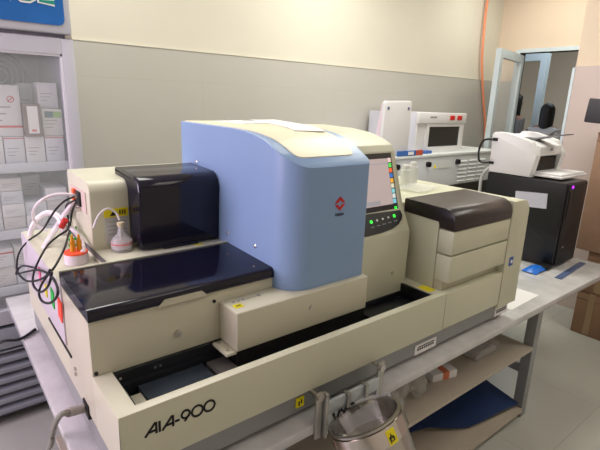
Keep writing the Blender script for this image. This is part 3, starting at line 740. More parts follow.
bm = BM(); prism(bm, [(.45, .425), (.34, .455), (.27, .468), (.27, .473), (.34, .461), (.45, .435)], 'x', 2.42, 2.52); link_mesh('output_flap', bm, mat('grey_flap', (.45, .46, .47), .4), t)
bm = BM(); cyl(bm, (2.47, .343, .385), .008, .008, 'y', 12); link_mesh('power_button', bm, GREYINK, t)
for pa in ((.57, .595, .415, .432), (.575, .60, .285, .30)):
    bm = BM(); box(bm, 2.284, 2.293, *pa); link_mesh('cable_plug', bm, BLACK, t)
cable('printer_cable', [(2.284, .59, .423), (2.275, .64, .415), (2.27, .66, .37), (2.27, .66, .32), (2.275, .645, .29), (2.284, .60, .292)], .006, CABLE, 'black cable looping behind the white printer', 'cable')
cable('mains_cable', [(2.31, .607, .262), (2.30, .64, .20), (2.30, .64, .05), (2.30, .66, -.12), (2.32, .75, bt+.009)], .009, mat('white_grey_cable', (.72, .73, .72), .5), 'pale cable dropping behind the black tower', 'cable')

# ------------------------------------------------------------------ back equipment
cy0, cz0, cz1 = 1.335, .015, .255
t = thing('louvred_cabinet', (2.95, 1.6, bt), 'long pale grey metal cabinet with louvres behind the analyser', 'cabinet')
bm = BM(); box(bm, 2.0, 3.70, 1.33, 1.90, -.20, .215, bev=.006); link_mesh('cabinet_body', bm, LGREY, t)
bm = BM(); box(bm, 1.99, 3.71, 1.32, 1.91, .215, .238, bev=.006); link_mesh('cabinet_top', bm, mat('pale_cabinet_top', (.84, .86, .86), .4), t)
def louvre(x0, x1, z, parent):
    bm = BM(); prism(bm, [(1.331, z), (1.318, z+.003), (1.331, z+.014)], 'x', x0, x1); link_mesh('louvre', bm, mat('white_louvre', (.86, .88, .88), .4), parent)
for (x0, x1) in ((2.44, 2.56), (3.13, 3.24), (3.27, 3.38), (3.41, 3.52)):
    for k in range(6 if x0 > 3 else 4): louvre(x0, x1, .16-.032*k, t)
for x in (2.36, 2.72, 3.10):
    bm = BM(); cyl(bm, (x, 1.305, .165), .020, .03, 'y', 16); box(bm, x-.005, x+.005, 1.300, 1.31, .150, .18); link_mesh('knob', bm, BLACK, t)
bm = BM(); box(bm, 2.84, 3.02, 1.326, 1.331, .125, .175); link_mesh('name_plate', bm, mat('pale_plate', (.84, .86, .85), .5), t)
bm = BM(); prism(bm, [(2.80, .13), (2.83, .13), (2.815, .16)], 'y', 1.325, 1.331); link_mesh('warning_sticker', bm, YEL, t)
bm = BM(); box(bm, 2.0, 3.70, 1.325, 1.34, bt, -.02); link_mesh('black_base_strip', bm, BLACK, t)  # black strip across the cabinet's lower front
# benchtop oven / cabinet with window
t = thing('incubator', (2.98, 1.65, .238), 'white box incubator with dark window on the louvred cabinet', 'incubator')
ox0, ox1, oy0, oy1, oz0, oz1 = 2.66, 3.25, 1.42, 1.90, .238, .535
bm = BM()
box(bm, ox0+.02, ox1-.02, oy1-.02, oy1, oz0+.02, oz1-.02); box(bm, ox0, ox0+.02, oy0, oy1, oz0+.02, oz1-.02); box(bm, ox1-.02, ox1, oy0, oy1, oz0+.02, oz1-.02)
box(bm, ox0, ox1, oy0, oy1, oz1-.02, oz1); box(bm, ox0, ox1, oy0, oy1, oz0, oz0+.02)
link_mesh('housing', bm, mat('side_lit_white_housing', (.80, .80, .84), .4), t)  # white housing tinted lilac, the violet light from the left painted in
bm = BM(); box(bm, ox0-.01, ox1+.01, oy0-.03, oy0, oz1-.075, oz1+.005, bev=.006); link_mesh('control_fascia', bm, WHITE, t)
bm = BM()
box(bm, ox0+.1, ox0+.135, oy0-.02, oy0, oz0+.045, oz1-.10); box(bm, ox1-.05, ox1, oy0-.02, oy0, oz0+.045, oz1-.10); box(bm, ox0+.1, ox1, oy0-.02, oy0, oz0+.001, oz0+.045); box(bm, ox0, ox0+.1, oy0-.008, oy0, oz0+.001, oz1-.075); box(bm, ox0+.1, ox1, oy0-.02, oy0, oz1-.10, oz1-.075)
d1 = link_mesh('door_frame', bm, WHITE, t)
bm = BM(); box(bm, ox0+.135, ox1-.05, oy0-.012, oy0-.006, oz0+.045, oz1-.10); link_mesh('window_pane', bm, mat('dark_window', (.20, .20, .20), .12, alpha=.9), d1)
bm = BM(); box(bm, 2.70, 2.80, 1.36, 1.405, .24, .26); 
tag(link_mesh('blue_case', bm, mat('blue_case', (.25, .42, .72), .5)), 'flat blue case on the louvred cabinet in front of the incubator', 'case')
for x in (3.03, 3.13):
    bm = BM(); box(bm, x, x+.06, oy0-.036, oy0-.03, oz1-.05, oz1-.015, bev=.002); link_mesh('red_switch', bm, RED, t)
bm = BM(); box(bm, ox0+.12, ox0+.2, oy0-.032, oy0-.03, oz1-.035, oz1-.022); link_mesh('maker_mark', bm, GREYINK, t)
# white wedge panel
t = thing('upright_scanner', (2.4, 1.45, .238), 'tall white slim wedge-shaped device standing upright before the incubator', 'device')
bm = BM(); vs = prism(bm, fillet([(2.20, .2385), (2.20, .612, .02), (2.48, .618, .02), (2.48, .2385)], 4), 'y', 1.335, 1.36, bev=.004); link_mesh('front_plate', bm, WHITE, t)
bm = BM(); prism(bm, [(1.36, .2385), (1.36, .60), (1.365, .60), (1.43, .2385)], 'x', 2.202, 2.478); link_mesh('rear_housing', bm, mat('side_lit_white', (.90, .84, .87), .5), t)  # white wedge; pink light on its left side is in the colour
for x in (2.235, 2.445):
    bm = BM(); box(bm, x-.008, x+.008, 1.331, 1.335, .555, .575); link_mesh('clip_mark', bm, mat('blue_grey', (.4, .42, .55), .5), t)
# little carton on the cabinet edge
t = thing('reagent_carton', (2.55, 1.34, .238), 'slim blue, white and orange carton on the louvred cabinet edge', 'carton')
bm = BM(); box(bm, 2.36, 2.56, 1.322, 1.334, .239, .275); link_mesh('blue_panel', bm, mat('carton_blue', (.22, .42, .70), .5), t)
bm = BM(); box(bm, 2.47, 2.53, 1.3195, 1.3225, .245, .268); link_mesh('white_panel', bm, PAPER, t)
bm = BM(); box(bm, 2.56, 2.64, 1.322, 1.334, .239, .275); link_mesh('orange_end', bm, mat('carton_orange', (.75, .33, .22), .5), t)
# vials on the sorter top
def vial(x, y, z, h, r, label):
    t = thing('plastic_vial', (x, y, z), label, 'vial', 'vials on the analyser')
    bm = BM(); lathe(bm, (x, y, z), [(r, 0), (r, h*.75), (r*.6, h*.84), (r*.6, h*.86)], 18); link_mesh('vial_body', bm, FROST, t)
    bm = BM(); lathe(bm, (x, y, z+h*.86), [(r*.72, 0), (r*.72, h*.14), (.0001, h*.14)], 18); link_mesh('cap', bm, WHITE, t)
vial(1.335, .43, .2685, .085, .022, 'left frosted vial on the analyser top beside the screen')
vial(1.415, .455, .2685, .09, .020, 'right frosted vial on the analyser top, nearer the smoked lid')
sheet('plastic_wrap', (1.30, .34), .16, .12, lambda x, y: .276+.006*noise.noise(Vector((x*30, y*30, 1))), .2, 'crumpled clear plastic on the analyser top by the vials', .004, CLEARPLAST, cat='plastic wrap')

# ------------------------------------------------------------------ hose on the back wall
cable('wall_hose', [(4.21, 1.915, 1.845), (4.200, 1.915, 1.585), (4.206, 1.915, 1.318), (4.243, 1.915, 1.025), (4.355, 1.915, .68), (4.46, 1.915, .40), (4.51, 1.915, .10), (4.46, 1.915, -.15), (4.3, 1.915, -.5), (4.3, 1.915, -.80)], .012, HOSE, 'orange hose hanging down the back wall beside the glazed door', 'hose')

# ------------------------------------------------------------------ cartons at the right
def carton(x0, x1, y0, y1, z0, z1, label, m=CARTON, tape=True, name='cardboard_box'):
    t = thing(name, ((x0+x1)/2, (y0+y1)/2, z0), label, 'cardboard box', 'cardboard boxes')
    bm = BM(); box(bm, x0, x1, y0, y1, z0, z1, bev=.004); link_mesh('carton_body', bm, m, t)
    bm = BM(); box(bm, x0-.001, x1+.001, y0-.001, y1+.001, z1-.006, z1+.001); box(bm, x0-.0015, x0, y0, y1, z1-.05, z1-.046); link_mesh('flap_edge', bm, mat('dark_cardboard', (.48, .37, .29), .9), t)
    if tape:
        bm = BM(); ym = y1-.09; box(bm, x0-.002, x0, ym-.018, ym+.018, z0+.01, z1); link_mesh('tape_strip', bm, TAPE, t)
carton(2.98, 3.34, -.25, .25, FZ, -.532, 'brown taped cardboard box on the floor, lowest of the stack')
carton(2.985, 3.33, -.25, .235, -.53, -.262, 'brown cardboard box in the middle of the stack by the pier')
carton(2.97, 3.32, -.20, .31, -.26, .47, 'tall tan wrapped box on top of the cardboard stack', TAN, False)
t = thing('black_monitor', (3.1, .2, .471), 'dark grey device on top of the tall tan box', 'device')
bm = BM(); vs = box(bm, 2.90, 2.94, -.15, .375, .525, .665, bev=.008); rot_pts(vs, .06, (2.92, .3, .6), 'X'); link_mesh('screen_shell', bm, mat('dark_grey_shell', (.22, .21, .23), .5), t)
bm = BM(); box(bm, 2.94, 2.99, .05, .15, .472, .60, bev=.003); box(bm, 2.93, 3.10, -.02, .22, .471, .485, bev=.003); link_mesh('stand', bm, BLACK, t)

# ------------------------------------------------------------------ fridge
fx0, fx1, fy0, fy1 = -.44, .305, 1.33, 1.90
t = fr = thing('display_fridge', (-.07, 1.6, FZ), 'tall grey glass-door display fridge with blue header at left', 'fridge')
bm = BM()
box(bm, fx0, fx0+.04, fy0+.04, fy1, -.34, .80); box(bm, fx1-.035, fx1, fy0+.04, fy1, -.34, .80); box(bm, fx0, fx1, fy1-.03, fy1, -.34, .80); box(bm, fx0, fx1, fy0+.04, fy1, -.40, -.34)
box(bm, fx0, fx1, fy0+.04, fy1, .80, 1.16); box(bm, fx0, fx1, fy0+.05, fy1, FZ+.02, -.40)
link_mesh('fridge_body', bm, FRIDGE, t)
bm = BM(); box(bm, fx0+.04, fx1-.035, fy1-.035, fy1-.03, -.34, .80); link_mesh('liner', bm, FRIDGEIN, t)
bm = BM(); cyl(bm, (.10, fy1-.05, .66), .11, .012, 'y', 32)
link_mesh('fan_cover', bm, mat('fan_grey', (.55, .55, .57), .5), t)
for k in range(4):
    bm = BM(); prism(bm, [(.10+math.cos(a)*r, .66+math.sin(a)*r) for r, rng in ((.1-.022*k, range(25)), (.094-.022*k, range(24, -1, -1))) for a in [2*PI*i/24.01 for i in rng]], 'y', fy1-.056, fy1-.05); link_mesh('fan_ring', bm, FRIDGE, t)
bm = BM(); box(bm, fx0, fx1-.004, fy0-.01, fy0+.05, .815, 1.16, bev=.008, seg=3); hd = link_mesh('header', bm, FRIDGE, t)
bm = BM(); prism(bm, fillet([(fx0+.03, .845), (fx1-.028, .845, .025), (fx1-.028, 1.13, .025), (fx0+.03, 1.13)], 5), 'y', fy0-.014, fy0-.009); link_mesh('header_panel', bm, HEADER, hd)
# word on the header; the last letters are in view
bm = BM(); text(bm, 'NSE', lambda u, v: (.050+u, fy0-.0145, .925+v), .072, .028, .002, (0, -1, 0), gap=.26); link_mesh('letter_outline', bm, PAPER, hd)
bm = BM(); text(bm, 'NSE', lambda u, v: (.050+u, fy0-.0165, .925+v), .072, .014, .002, (0, -1, 0), gap=.26); link_mesh('lettering', bm, TEAL, hd)
# door
bm = BM()
box(bm, fx0, fx0+.045, fy0, fy0+.035, -.35, .80, bev=.003); box(bm, fx1-.045, fx1, fy0, fy0+.035, -.35, .80, bev=.003)
box(bm, fx0+.045, fx1-.045, fy0, fy0+.035, .74, .80); box(bm, fx0+.045, fx1-.045, fy0, fy0+.035, -.35, -.29)
dd = link_mesh('door', bm, FRIDGE, t)
bm = BM(); box(bm, fx0+.045, fx1-.045, fy0+.012, fy0+.018, -.29, .74); link_mesh('pane', bm, THINGLASS, dd)
bm = BM(); box(bm, fx1-.03, fx1-.002, fy0+.0, fy0+.03, .800, .815, bev=.003); link_mesh('hinge', bm, SCREW, dd)
bm = BM(); box(bm, fx1-.052, fx1-.045, fy0+.004, fy0+.03, -.29, .74); box(bm, fx0+.045, fx1-.045, fy0+.004, fy0+.03, .732, .74); link_mesh('gasket', bm, mat('pale_gasket', (.86, .86, .88), .5), dd)
SH = [.305, .03, -.215]
for z in SH:
    bm = BM()
    for k in range(12): cyl(bm, (fx0+.05+k*.059, fy0+.075, z-.006), .003, .42, 'y', 6)
    for y in (.08, .25, .42): cyl(bm, (fx0+.042, fy0+y, z-.006), .004, .665, 'x', 6)
    sh = link_mesh('shelf', bm, WHITE, t)
    bm = BM(); box(bm, fx0+.045, fx1-.045, fy0+.066, fy0+.074, z-.035, z+.004, bev=.001); link_mesh('price_rail', bm, mat('pale_rail', (.82, .83, .87), .4), sh)
# lower grille
bm = BM(); box(bm, fx0+.01, fx1-.005, fy0+.03, fy0+.055, FZ+.03, -.37); gr = link_mesh('grille', bm, mat('dark_grille', (.30, .31, .35), .5), t)
for k in range(7):
    z = FZ+.05+k*.048
    bm = BM(); prism(bm, fillet([(fy0+.03, z), (fy0+.0, z+.006, .004), (fy0+.0, z+.028, .006), (fy0+.03, z+.036)], 3), 'x', fx0+.01, fx1-.005); link_mesh('grille_slat', bm, GRILLE, gr)
bm = BM(); box(bm, fx0+.01, fx1-.005, fy0+.0, fy0+.035, -.47, -.37, bev=.004); link_mesh('upper_trim', bm, mat('light_trim', (.60, .62, .66), .4), gr)
for x in (fx0+.05, fx1-.05):
    for y in (fy0+.1, fy1-.06):
        bm = BM(); cyl(bm, (x, y, FZ), .02, .022, 'z', 12); link_mesh('foot', bm, BLACK, t)
# contents
pals = [(.90, .90, .91), (.84, .85, .88), (.88, .87, .86)]
def fbox(x0, x1, z0, z1, y0, label, stripe=None, side=None, col=0, d_=.2, name='reagent_box', group='boxes in the fridge'):
    t = thing(name, ((x0+x1)/2, y0+d_/2, z0), label, 'box', group)
    bm = BM(); box(bm, x0, x1, y0, y0+d_, z0, z1, bev=.002); link_mesh('box_body', bm, mat('box_white_%d' % col, pals[col], .6), t)
    w = x1-x0; hh = z1-z0
    bm = BM()
    for k in range(3): box(bm, x0+w*.12, x0+w*(.5+.12*k), y0-.0008, y0, z0+hh*(.3+.13*k), z0+hh*(.325+.13*k))
    link_mesh('printed_lines', bm, GREYINK, t)
    if stripe:
        bm = BM(); box(bm, x0, x1, y0-.0012, y0, z0+hh*stripe[1], z0+hh*stripe[2]); link_mesh('stripe', bm, stripe[0], t)
    return t
Y0 = 1.415
z = SH[0]+.001
nm = ['leftmost', 'second from left', 'third from left', 'fourth from left', 'fifth from left', 'rightmost']
for i in range(6):
    x0 = -.19+i*.0745
    if i in (3,):
        pass
    fbox(x0, x0+.07, z, z+.108, Y0, 'small white reagent box in the bottom row of the top shelf, ' + nm[i], (RED, .93, .96) if i % 2 else None, col=i % 2)
fbox(-.03, .108, z+.11, z+.31, Y0+.01, 'large white box with red stripe on the top shelf', (RED, .17, .21))
bm = BM()
for aa in ((0, 1),): strokes(bm, [circ(.075, z+.255, .012, n=8), [(.065, z+.245), (.085, z+.265)]], lambda u, v: (u, Y0+.009, v), .003, .001, (0, -1, 0))
link_mesh('red_mark', bm, RED, bpy.data.objects['reagent_box.006'] if 'reagent_box.006' in bpy.data.objects else None)
fbox(-.18, -.04, z+.11, z+.25, Y0+.01, 'white box with grey print left of the red-striped box', col=1)
fbox(.178, .252, z+.222, z+.325, Y0+.03, 'white carton on top of the green-labelled box', col=0)
g = fbox(.180, .256, z+.11, z+.22, Y0, 'white box with green and dark label at the right of the top shelf', col=2)
bm = BM(); box(bm, .222, .252, Y0-.0015, Y0, z+.185, z+.21); link_mesh('green_label', bm, mat('lime_label', (.55, .75, .35), .5), g)
bm = BM(); box(bm, .19, .222, Y0-.0015, Y0, z+.185, z+.21); link_mesh('dark_label', bm, mat('dark_teal_label', (.2, .4, .42), .5), g)
fbox(.12, .175, z+.16, z+.32, Y0+.12, 'grey-white carton standing behind the brown-framed box', col=1)
# brown framed box
t = thing('brown_box', (.145, Y0, z+.11), 'upright brown-framed box with white label on the top shelf', 'box')
bm = BM(); box(bm, .112, .174, Y0-.02, Y0+.09, z+.110, z+.24, bev=.002); link_mesh('box_body', bm, mat('brown_box', (.42, .33, .28), .6), t)
bm = BM(); box(bm, .124, .162, Y0-.022, Y0-.019, z+.122, z+.23); link_mesh('white_label', bm, PAPER, t)
bm = BM(); box(bm, .135, .152, Y0-.0235, Y0-.0215, z+.13, z+.138); link_mesh('red_print', bm, RED, t)
# middle shelf: stacks of white boxes
z = SH[1]+.001
for c in range(5):
    x0 = -.17+c*.084
    rows = 4 if c < 3 else 2 if c == 3 else 3
    for r in range(rows):
        fbox(x0, x0+.08, z+r*.054, z+r*.054+.052, Y0+.004*((c+r) % 3), 'flat white box on the middle shelf, column %s, %s layer' % (['one from the left', 'two from the left', 'three from the left', 'four from the left', 'at the right'][c], ['bottom', 'second', 'third', 'top'][r]), col=(c+r) % 3, group='boxes stacked on the middle shelf')
fbox(.10, .17, z+.11, z+.20, Y0+.15, 'tan-grey carton at the back of the middle shelf', col=2)
z = SH[2]+.001
for c in range(4):
    x0 = -.19+c*.105
    for r in range(2):
        fbox(x0, x0+.10, z+r*.085, z+r*.085+.082, Y0+.003*((c*2+r) % 3), 'white box on the bottom shelf, %s column, %s layer' % (['far left', 'left', 'right', 'far right'][c], ['lower', 'upper'][r]), (RED, .72, .80) if r == 1 and c == 1 else None, col=(c*2+r) % 3, group='boxes on the bottom shelf')

# ------------------------------------------------------------------ bin at the bracket
bx, by, bz = .562, -.125, -.175
t = thing('steel_bin', (bx, by, bz-.3), 'round stainless steel waste bin at the bracket, tilted to fit the image', 'bin')
def tl(bm):
    rot_pts(bm.verts, math.radians(-9), (bx, by, bz), 'Y'); rot_pts(bm.verts, math.radians(-28), (bx, by, bz), 'X')  # both tilts fitted to the rim ellipse in image pixels
R0 = .095
bm = BM(); lathe(bm, (bx, by, bz), [(R0*.9, -.26), (R0*.95, -.13), (R0, -.045), (R0, 0), (R0+.004, .002), (R0+.004, .006), (R0-.005, .006), (R0-.005, -.045), (R0*.90, -.13), (R0*.86, -.25), (.0001, -.25)], 48); tl(bm); link_mesh('bin_body', bm, CHROME, t)
bm = BM(); lathe(bm, (bx, by, bz), [(R0+.0045, -.045), (R0+.0045, -.003), (R0+.001, -.002), (R0+.001, -.046)], 48); tl(bm); link_mesh('rim_band', bm, mat('polished_band', (.80, .78, .75), .12, metal=1), t)
bm = BM()
for i in range(7):
    a = math.radians(-50+i*3.0)
A_ = []
for i in range(7):
    a = math.radians(-108+i*2.3)
    for zz in (-.044, -.010):
        for rr_ in (R0+.005, R0+.0065): A_.append(bm.verts.new((bx+rr_*math.cos(a), by+rr_*math.sin(a), bz+zz)))
for i in range(6):
    q = A_[i*4:i*4+8]
    for f in ((1, 5, 7, 3), (0, 2, 6, 4), (0, 4, 5, 1), (2, 3, 7, 6)): bm.faces.new([q[k] for k in f])
bm.faces.new([A_[k] for k in (0, 1, 3, 2)]); bm.faces.new([A_[-4+k] for k in (0, 2, 3, 1)])
tl(bm); yt = link_mesh('yellow_tag', bm, YEL, t)
bm = BM(); a = math.radians(-102.4)
def tg(u, v): aa = a+u/R0; return (bx+(R0+.0068)*math.cos(aa), by+(R0+.0068)*math.sin(aa), bz-.03+v)
strokes(bm, [[(-.006, -.010), (.0, .012), (.006, -.006)], [(-.007, .004), (.007, .0)], circ(0, .0, .006, n=10)], tg, .0022, .001, (math.cos(a), math.sin(a), 0)); tl(bm); link_mesh('tag_mark', bm, INK, yt)
# hooks over the bar, added to hold up the bin
bm = BM()
for x in (.585, .655):
    bm = BM(); prism(bm, [(-.024, -.17), (-.024, -.158), (-.046, -.158), (-.046, -.20), (-.042, -.20), (-.042, -.161), (-.027, -.161), (-.027, -.17)], 'x', x-.006, x+.006)
    link_mesh('hook', bm, mat('galvanised_steel', (.66, .67, .66), .45), t)
# crumpled bags
def crumple(name, c, s, label, m, seed, cat='plastic bag', nu=18, nv=12, axis=None):
    bm = BM()
    def f(u, v):
        th_, ph = u*2*PI, (v*.94+.03)*PI
        d_ = Vector((math.sin(ph)*math.cos(th_), math.sin(ph)*math.sin(th_), math.cos(ph)))
        k = 1+.42*noise.noise(d_*2.3+Vector((seed, 0, 0)))+.15*noise.noise(d_*6+Vector((0, seed, 0)))
        return (c[0]+d_.x*s[0]*k, c[1]+d_.y*s[1]*k, c[2]+max(d_.z*s[2]*k, -s[2]*.9))
    vv = [[bm.verts.new(f(i/nu, j/nv)) for j in range(nv+1)] for i in range(nu)]
    for i in range(nu):
        for j in range(nv): bm.faces.new((vv[i][j], vv[(i+1) % nu][j], vv[(i+1) % nu][j+1], vv[i][j+1]))
    bm.faces.new([vv[i][0] for i in range(nu)]); bm.faces.new([vv[i][nv] for i in range(nu)][::-1])
    return tag(link_mesh(name, bm, m, sharp=25), label, cat)
bm = BM()
def fl(u, v):
    a = math.radians(20+80*u)
    r = R0*(.99-.35*max(0, v-.35)) if v > .35 else R0*1.03
    zz = -.035+.10*v if v < .35 else .0-.13*(v-.35)
    w = .006*noise.noise(Vector((u*9, v*7, 3)))
    return (bx+(r+w)*math.cos(a), by+(r+w)*math.sin(a), bz+zz+w+.012)
grid(bm, 20, 12, fl, .001); tl(bm)
# long folds of a clear bag hanging into the bin
tag(link_mesh('plastic_liner', bm, CLEARPLAST, sharp=20), 'crumpled clear plastic liner over the back rim of the steel bin', 'plastic liner')
bm = BM()
grid(bm, 10, 10, lambda u, v: (.655+.035*u+.02*v, -.075-.02*u-.03*math.sin(v*2), -.175-.085*v+.010*noise.noise(Vector((u*8, v*6, 0)))+.008*math.sin(u*14)), .0015)
tag(link_mesh('glove_strip', bm, mat('milky_film', (.80, .82, .84), .3, alpha=.85), sharp=20), 'milky plastic strip hanging into the bin from the bench edge', 'plastic strip')
# printed bag behind the bin rim
t = thing('printed_bag', (.585, -.04, -.25), 'white plastic bag with black letters behind the bin rim', 'plastic bag')
bm = BM(); grid(bm, 16, 8, lambda u, v: (.515+.15*u, -.034-.003*math.sin(u*9)-.004*(1-v), -.255+.058*v+.003*math.sin(u*13+v*4)), .002); link_mesh('film', bm, mat('white_film', (.86, .88, .89), .35), t)
bm = BM(); text(bm, 'VYR', lambda u, v: (.530+u, -.0425, -.226+v*1.0), .030, .008, .002, (0, -1, 0), gap=.15); link_mesh('bag_lettering', bm, INK, t)
# red-and-white packet below the bench edge at far left of the bin
bm = BM(); grid(bm, 6, 6, lambda u, v: (.43+.05*u, .03+.05*v, -.436+.03*math.sin(v*3)+.004*math.sin(u*9)), .004)
t = tag(link_mesh('snack_packet', bm, PAPER), 'red and white striped packet on the shelf left of the bin', 'packet')
bm = BM(); 
for k in range(2): grid(bm, 2, 6, lambda u, v: (.438+.02*k+.01*u, .03+.05*v, -.434+.03*math.sin(v*3)+.004*math.sin((.008+.02*k+.01*u)/.05*9)), .001)
link_mesh('red_stripe', bm, RED, t)

# ------------------------------------------------------------------ shelf contents
sz = -.4465
for i, (x, y, s) in enumerate(((.93, .06, .035), (1.00, .10, .045), (1.09, .09, .04))):
    crumple('clear_bag', (x, y, sz+s*.95*1.4), (s*.8, s*.7, s*1.4), 'crumpled clear plastic bag on the upper shelf, ' + ['nearest the bin', 'middle one', 'beside the orange carton'][i], mat('thin_clear_bag', (.90, .91, .89), .1, alpha=.28), i*3.3)
t = thing('medicine_carton', (1.28, .12, sz), 'small white carton with orange and green end on the upper shelf', 'carton')
bm = BM(); vs = box(bm, 1.21, 1.33, .09, .14, sz, sz+.032, bev=.001); rot_pts(vs, -.25, (1.25, .12, 0)); link_mesh('carton_body', bm, PAPER, t)
bm = BM(); vs = box(bm, 1.26, 1.29, .0885, .1415, sz+.001, sz+.0325); rot_pts(vs, -.25, (1.25, .12, 0)); link_mesh('orange_panel', bm, mat('soft_orange', (.85, .5, .35), .6), t)
bm = BM(); vs = box(bm, 1.33, 1.3315, .10, .14, sz+.008, sz+.03); rot_pts(vs, -.25, (1.25, .12, 0)); link_mesh('green_mark', bm, GREEN, t)
t = thing('clear_box', (1.55, .15, sz), 'clear plastic box with papers on the upper shelf near the leg', 'plastic box')
bm = BM(); box(bm, 1.48, 1.66, .08, .20, sz, sz+.045, bev=.004); link_mesh('box_shell', bm, CLEARPLAST, t)
bm = BM(); box(bm, 1.49, 1.65, .09, .19, sz+.003, sz+.02, bev=.002); link_mesh('contents', bm, mat('grey_contents', (.68, .67, .65), .6), t)
# navy cloth on the lower shelf
bm = BM()
def nv(u, v):
    x = .95+.855*u; f0 = [(.95, .27), (1.1, .24), (1.31, .165), (1.47, .07), (1.6, .045), (1.83, .012)]
    for (xa, ya), (xb, yb) in zip(f0, f0[1:]):
        if x <= xb or xb > 1.8: fy_ = ya+(yb-ya)*(x-xa)/(xb-xa); break
    y = fy_+(.52-fy_)*v
    zz = -.756+.10*max(0, 1-abs(u-.86)/.22)*v**1.5*.9+.035*math.sin(v*3)*(.3+.7*math.sin(u*5)**2)+.012*noise.noise(Vector((x*5, y*6, 2)))+.012
    return (x, y, zz)
grid(bm, 36, 18, nv, .006)
tag(link_mesh('folded_cloth', bm, NAVY, sharp=60), 'navy blue cloth spread on the lowest bench shelf', 'cloth')

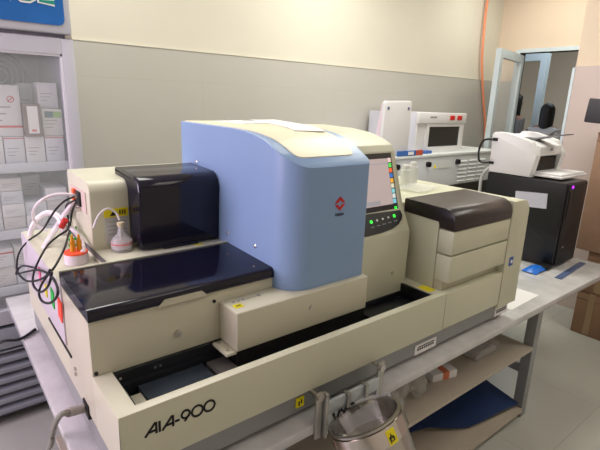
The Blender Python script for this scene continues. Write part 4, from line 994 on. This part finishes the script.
# ------------------------------------------------------------------ people beyond the door
def skin_body(name, joints, edges, m, parent):
    me = bpy.data.meshes.new(name); org = ORG[parent.name]
    me.from_pydata([W(*j[0])-org for j in joints], edges, [])
    o = bpy.data.objects.new(name, me); COL.objects.link(o); o.parent = parent; ORG[o.name] = org
    md = o.modifiers.new('skin', 'SKIN'); md.use_smooth_shade = True
    for i, j in enumerate(joints):
        me.skin_vertices[0].data[i].radius = (j[1]*U, (j[2] if len(j) > 2 else j[1])*U)
    me.skin_vertices[0].data[0].use_root = True
    ss = o.modifiers.new('sub', 'SUBSURF'); ss.levels = 2; ss.render_levels = 2
    me.materials.append(m); return o
def person(px, py, H, face, label, cloth):
    """H standing height in layout units, facing angle 'face' (0 = -y)"""
    t = thing('person', (px, py, FZ), label, 'person')
    ca, sa = math.cos(face), math.sin(face)
    def L_(x, y, z): return (px+x*ca-y*sa, py+x*sa+y*ca, FZ+z*H)
    J = []; E_ = []
    def j(x, y, z, r, r2=None): J.append((L_(x, y, z), r, r2 or r)); return len(J)-1
    pel = j(0, 0, .53, .10, .075); wa = j(0, .0, .62, .085, .065); ch = j(0, .01, .73, .105, .07); sh_ = j(0, .01, .80, .085, .05); nk = j(0, .005, .855, .034)
    hd_ = j(0, -.01, .895, .05, .06); top = j(0, -.005, .955, .048, .058)
    E_ += [(pel, wa), (wa, ch), (ch, sh_), (sh_, nk), (nk, hd_), (hd_, top)]
    for s in (-1, 1):
        a = j(s*.125, .01, .80, .042); b = j(s*.155, .02, .64, .033); c = j(s*.16, -.04, .50, .024); d_ = j(s*.158, -.055, .455, .026, .015)
        E_ += [(sh_, a), (a, b), (b, c), (c, d_)]
        for q in range(4):
            f1 = j(s*(.158)+(-.018+.012*q), -.060, .43, .009); f2 = j(s*(.158)+(-.018+.012*q), -.066, .405-(.004 if q in (0, 3) else 0), .008); E_ += [(d_, f1), (f1, f2)]
        h1 = j(s*.065, 0, .50, .070); k = j(s*.07, -.015, .28, .048); an_ = j(s*.07, .01, .05, .028); fo = j(s*.075, -.09, .022, .028, .02)
        E_ += [(pel, h1), (h1, k), (k, an_), (an_, fo)]
    body = skin_body('body', J, E_, SKIN, t)
    # coat over torso, arms as a slightly larger shell
    K = [(p[0], p[1]*1.4, p[2]*1.4) for p in J[:4]]; KE = [(0, 1), (1, 2), (2, 3)]
    K[3] = (L_(0, .01, .825), .12, .085)
    K[0] = (L_(0, 0, .46), .125, .10)
    sh2 = 3; idx = 4
    base_i = 7
    for s in (0, 1):
        o0 = 7+s*16
        K += [(J[o0][0], .066, .066), (J[o0+1][0], .052, .052), (J[o0+2][0], .042, .042)]
        KE += [(sh2, idx), (idx, idx+1), (idx+1, idx+2)]; idx += 3
    skin_body('coat', K, KE, cloth, t)
    T = [(L_(0, 0, .52), .09, .08)]; TE = []
    for s in (-1, 1):
        b0 = len(T); T += [(L_(s*.065, 0, .48), .078, .078), (L_(s*.07, -.015, .28), .056, .056), (L_(s*.07, .01, .07), .042, .042)]; TE += [(0, b0), (b0, b0+1), (b0+1, b0+2)]
    skin_body('trousers', T, TE, DARKCLOTH, t)
    # hair: cap and long fall behind
    bm = BM(); n_u, n_v = 20, 12
    def hf(u, v):
        th_, ph = u*2*PI, v*PI*.96
        x = math.sin(ph)*math.cos(th_); y = math.sin(ph)*math.sin(th_); z_ = math.cos(ph)
        fall = max(0, -z_+.1)*(.26 if y > -.35 else -.0)
        front = y < -.35 and z_ < .35
        k = .80 if front else 1.0
        return L_(x*.078*k, y*.083*k+.008, .935+(z_*.060 if not front else max(z_, -.2)*.058)-fall*.9)
    vv = [[bm.verts.new(hf(i/n_u, (j_+.15)/n_v)) for j_ in range(n_v)] for i in range(n_u)]
    for i in range(n_u):
        for j_ in range(n_v-1): bm.faces.new((vv[i][j_], vv[(i+1) % n_u][j_], vv[(i+1) % n_u][j_+1], vv[i][j_+1]))
    bm.faces.new([vv[i][0] for i in range(n_u)]); bm.faces.new([vv[i][-1] for i in range(n_u)][::-1])
    link_mesh('hair', bm, HAIR, t, sharp=70)
    bm = BM(); x, y, z_ = 0, -.062, .905
    nose = [L_(-.008, y, z_+.0), L_(.008, y, z_), L_(0, y, z_+.02), L_(0, y-.022, z_+.002)]
    q = [bm.verts.new(p) for p in nose]
    for f in ((0, 1, 3), (1, 2, 3), (2, 0, 3), (0, 2, 1)): bm.faces.new([q[k] for k in f])
    link_mesh('nose', bm, SKIN, t)
    for s in (-1, 1):
        bm = BM(); lathe(bm, L_(s*.024, -.062, .922), [(.0001, -.006), (.008, 0), (.0001, .006)], 10); link_mesh('eye', bm, INK, t)
    bm = BM(); tube(bm, [L_(-.018, -.066, .885), L_(0, -.070, .884), L_(.018, -.066, .885)], .004, 6); link_mesh('mouth', bm, mat('lip', (.6, .32, .3), .5), t)
    return t
person(5.35, 1.69, 1.49, math.radians(100), 'person with long dark hair and pale top beyond the doorway', CLOTH)
person(5.9, 2.34, 1.60, math.radians(60), 'person with dark hair partly hidden behind the glazed door frame', mat('grey_brown_cloth', (.45, .43, .42), .8))
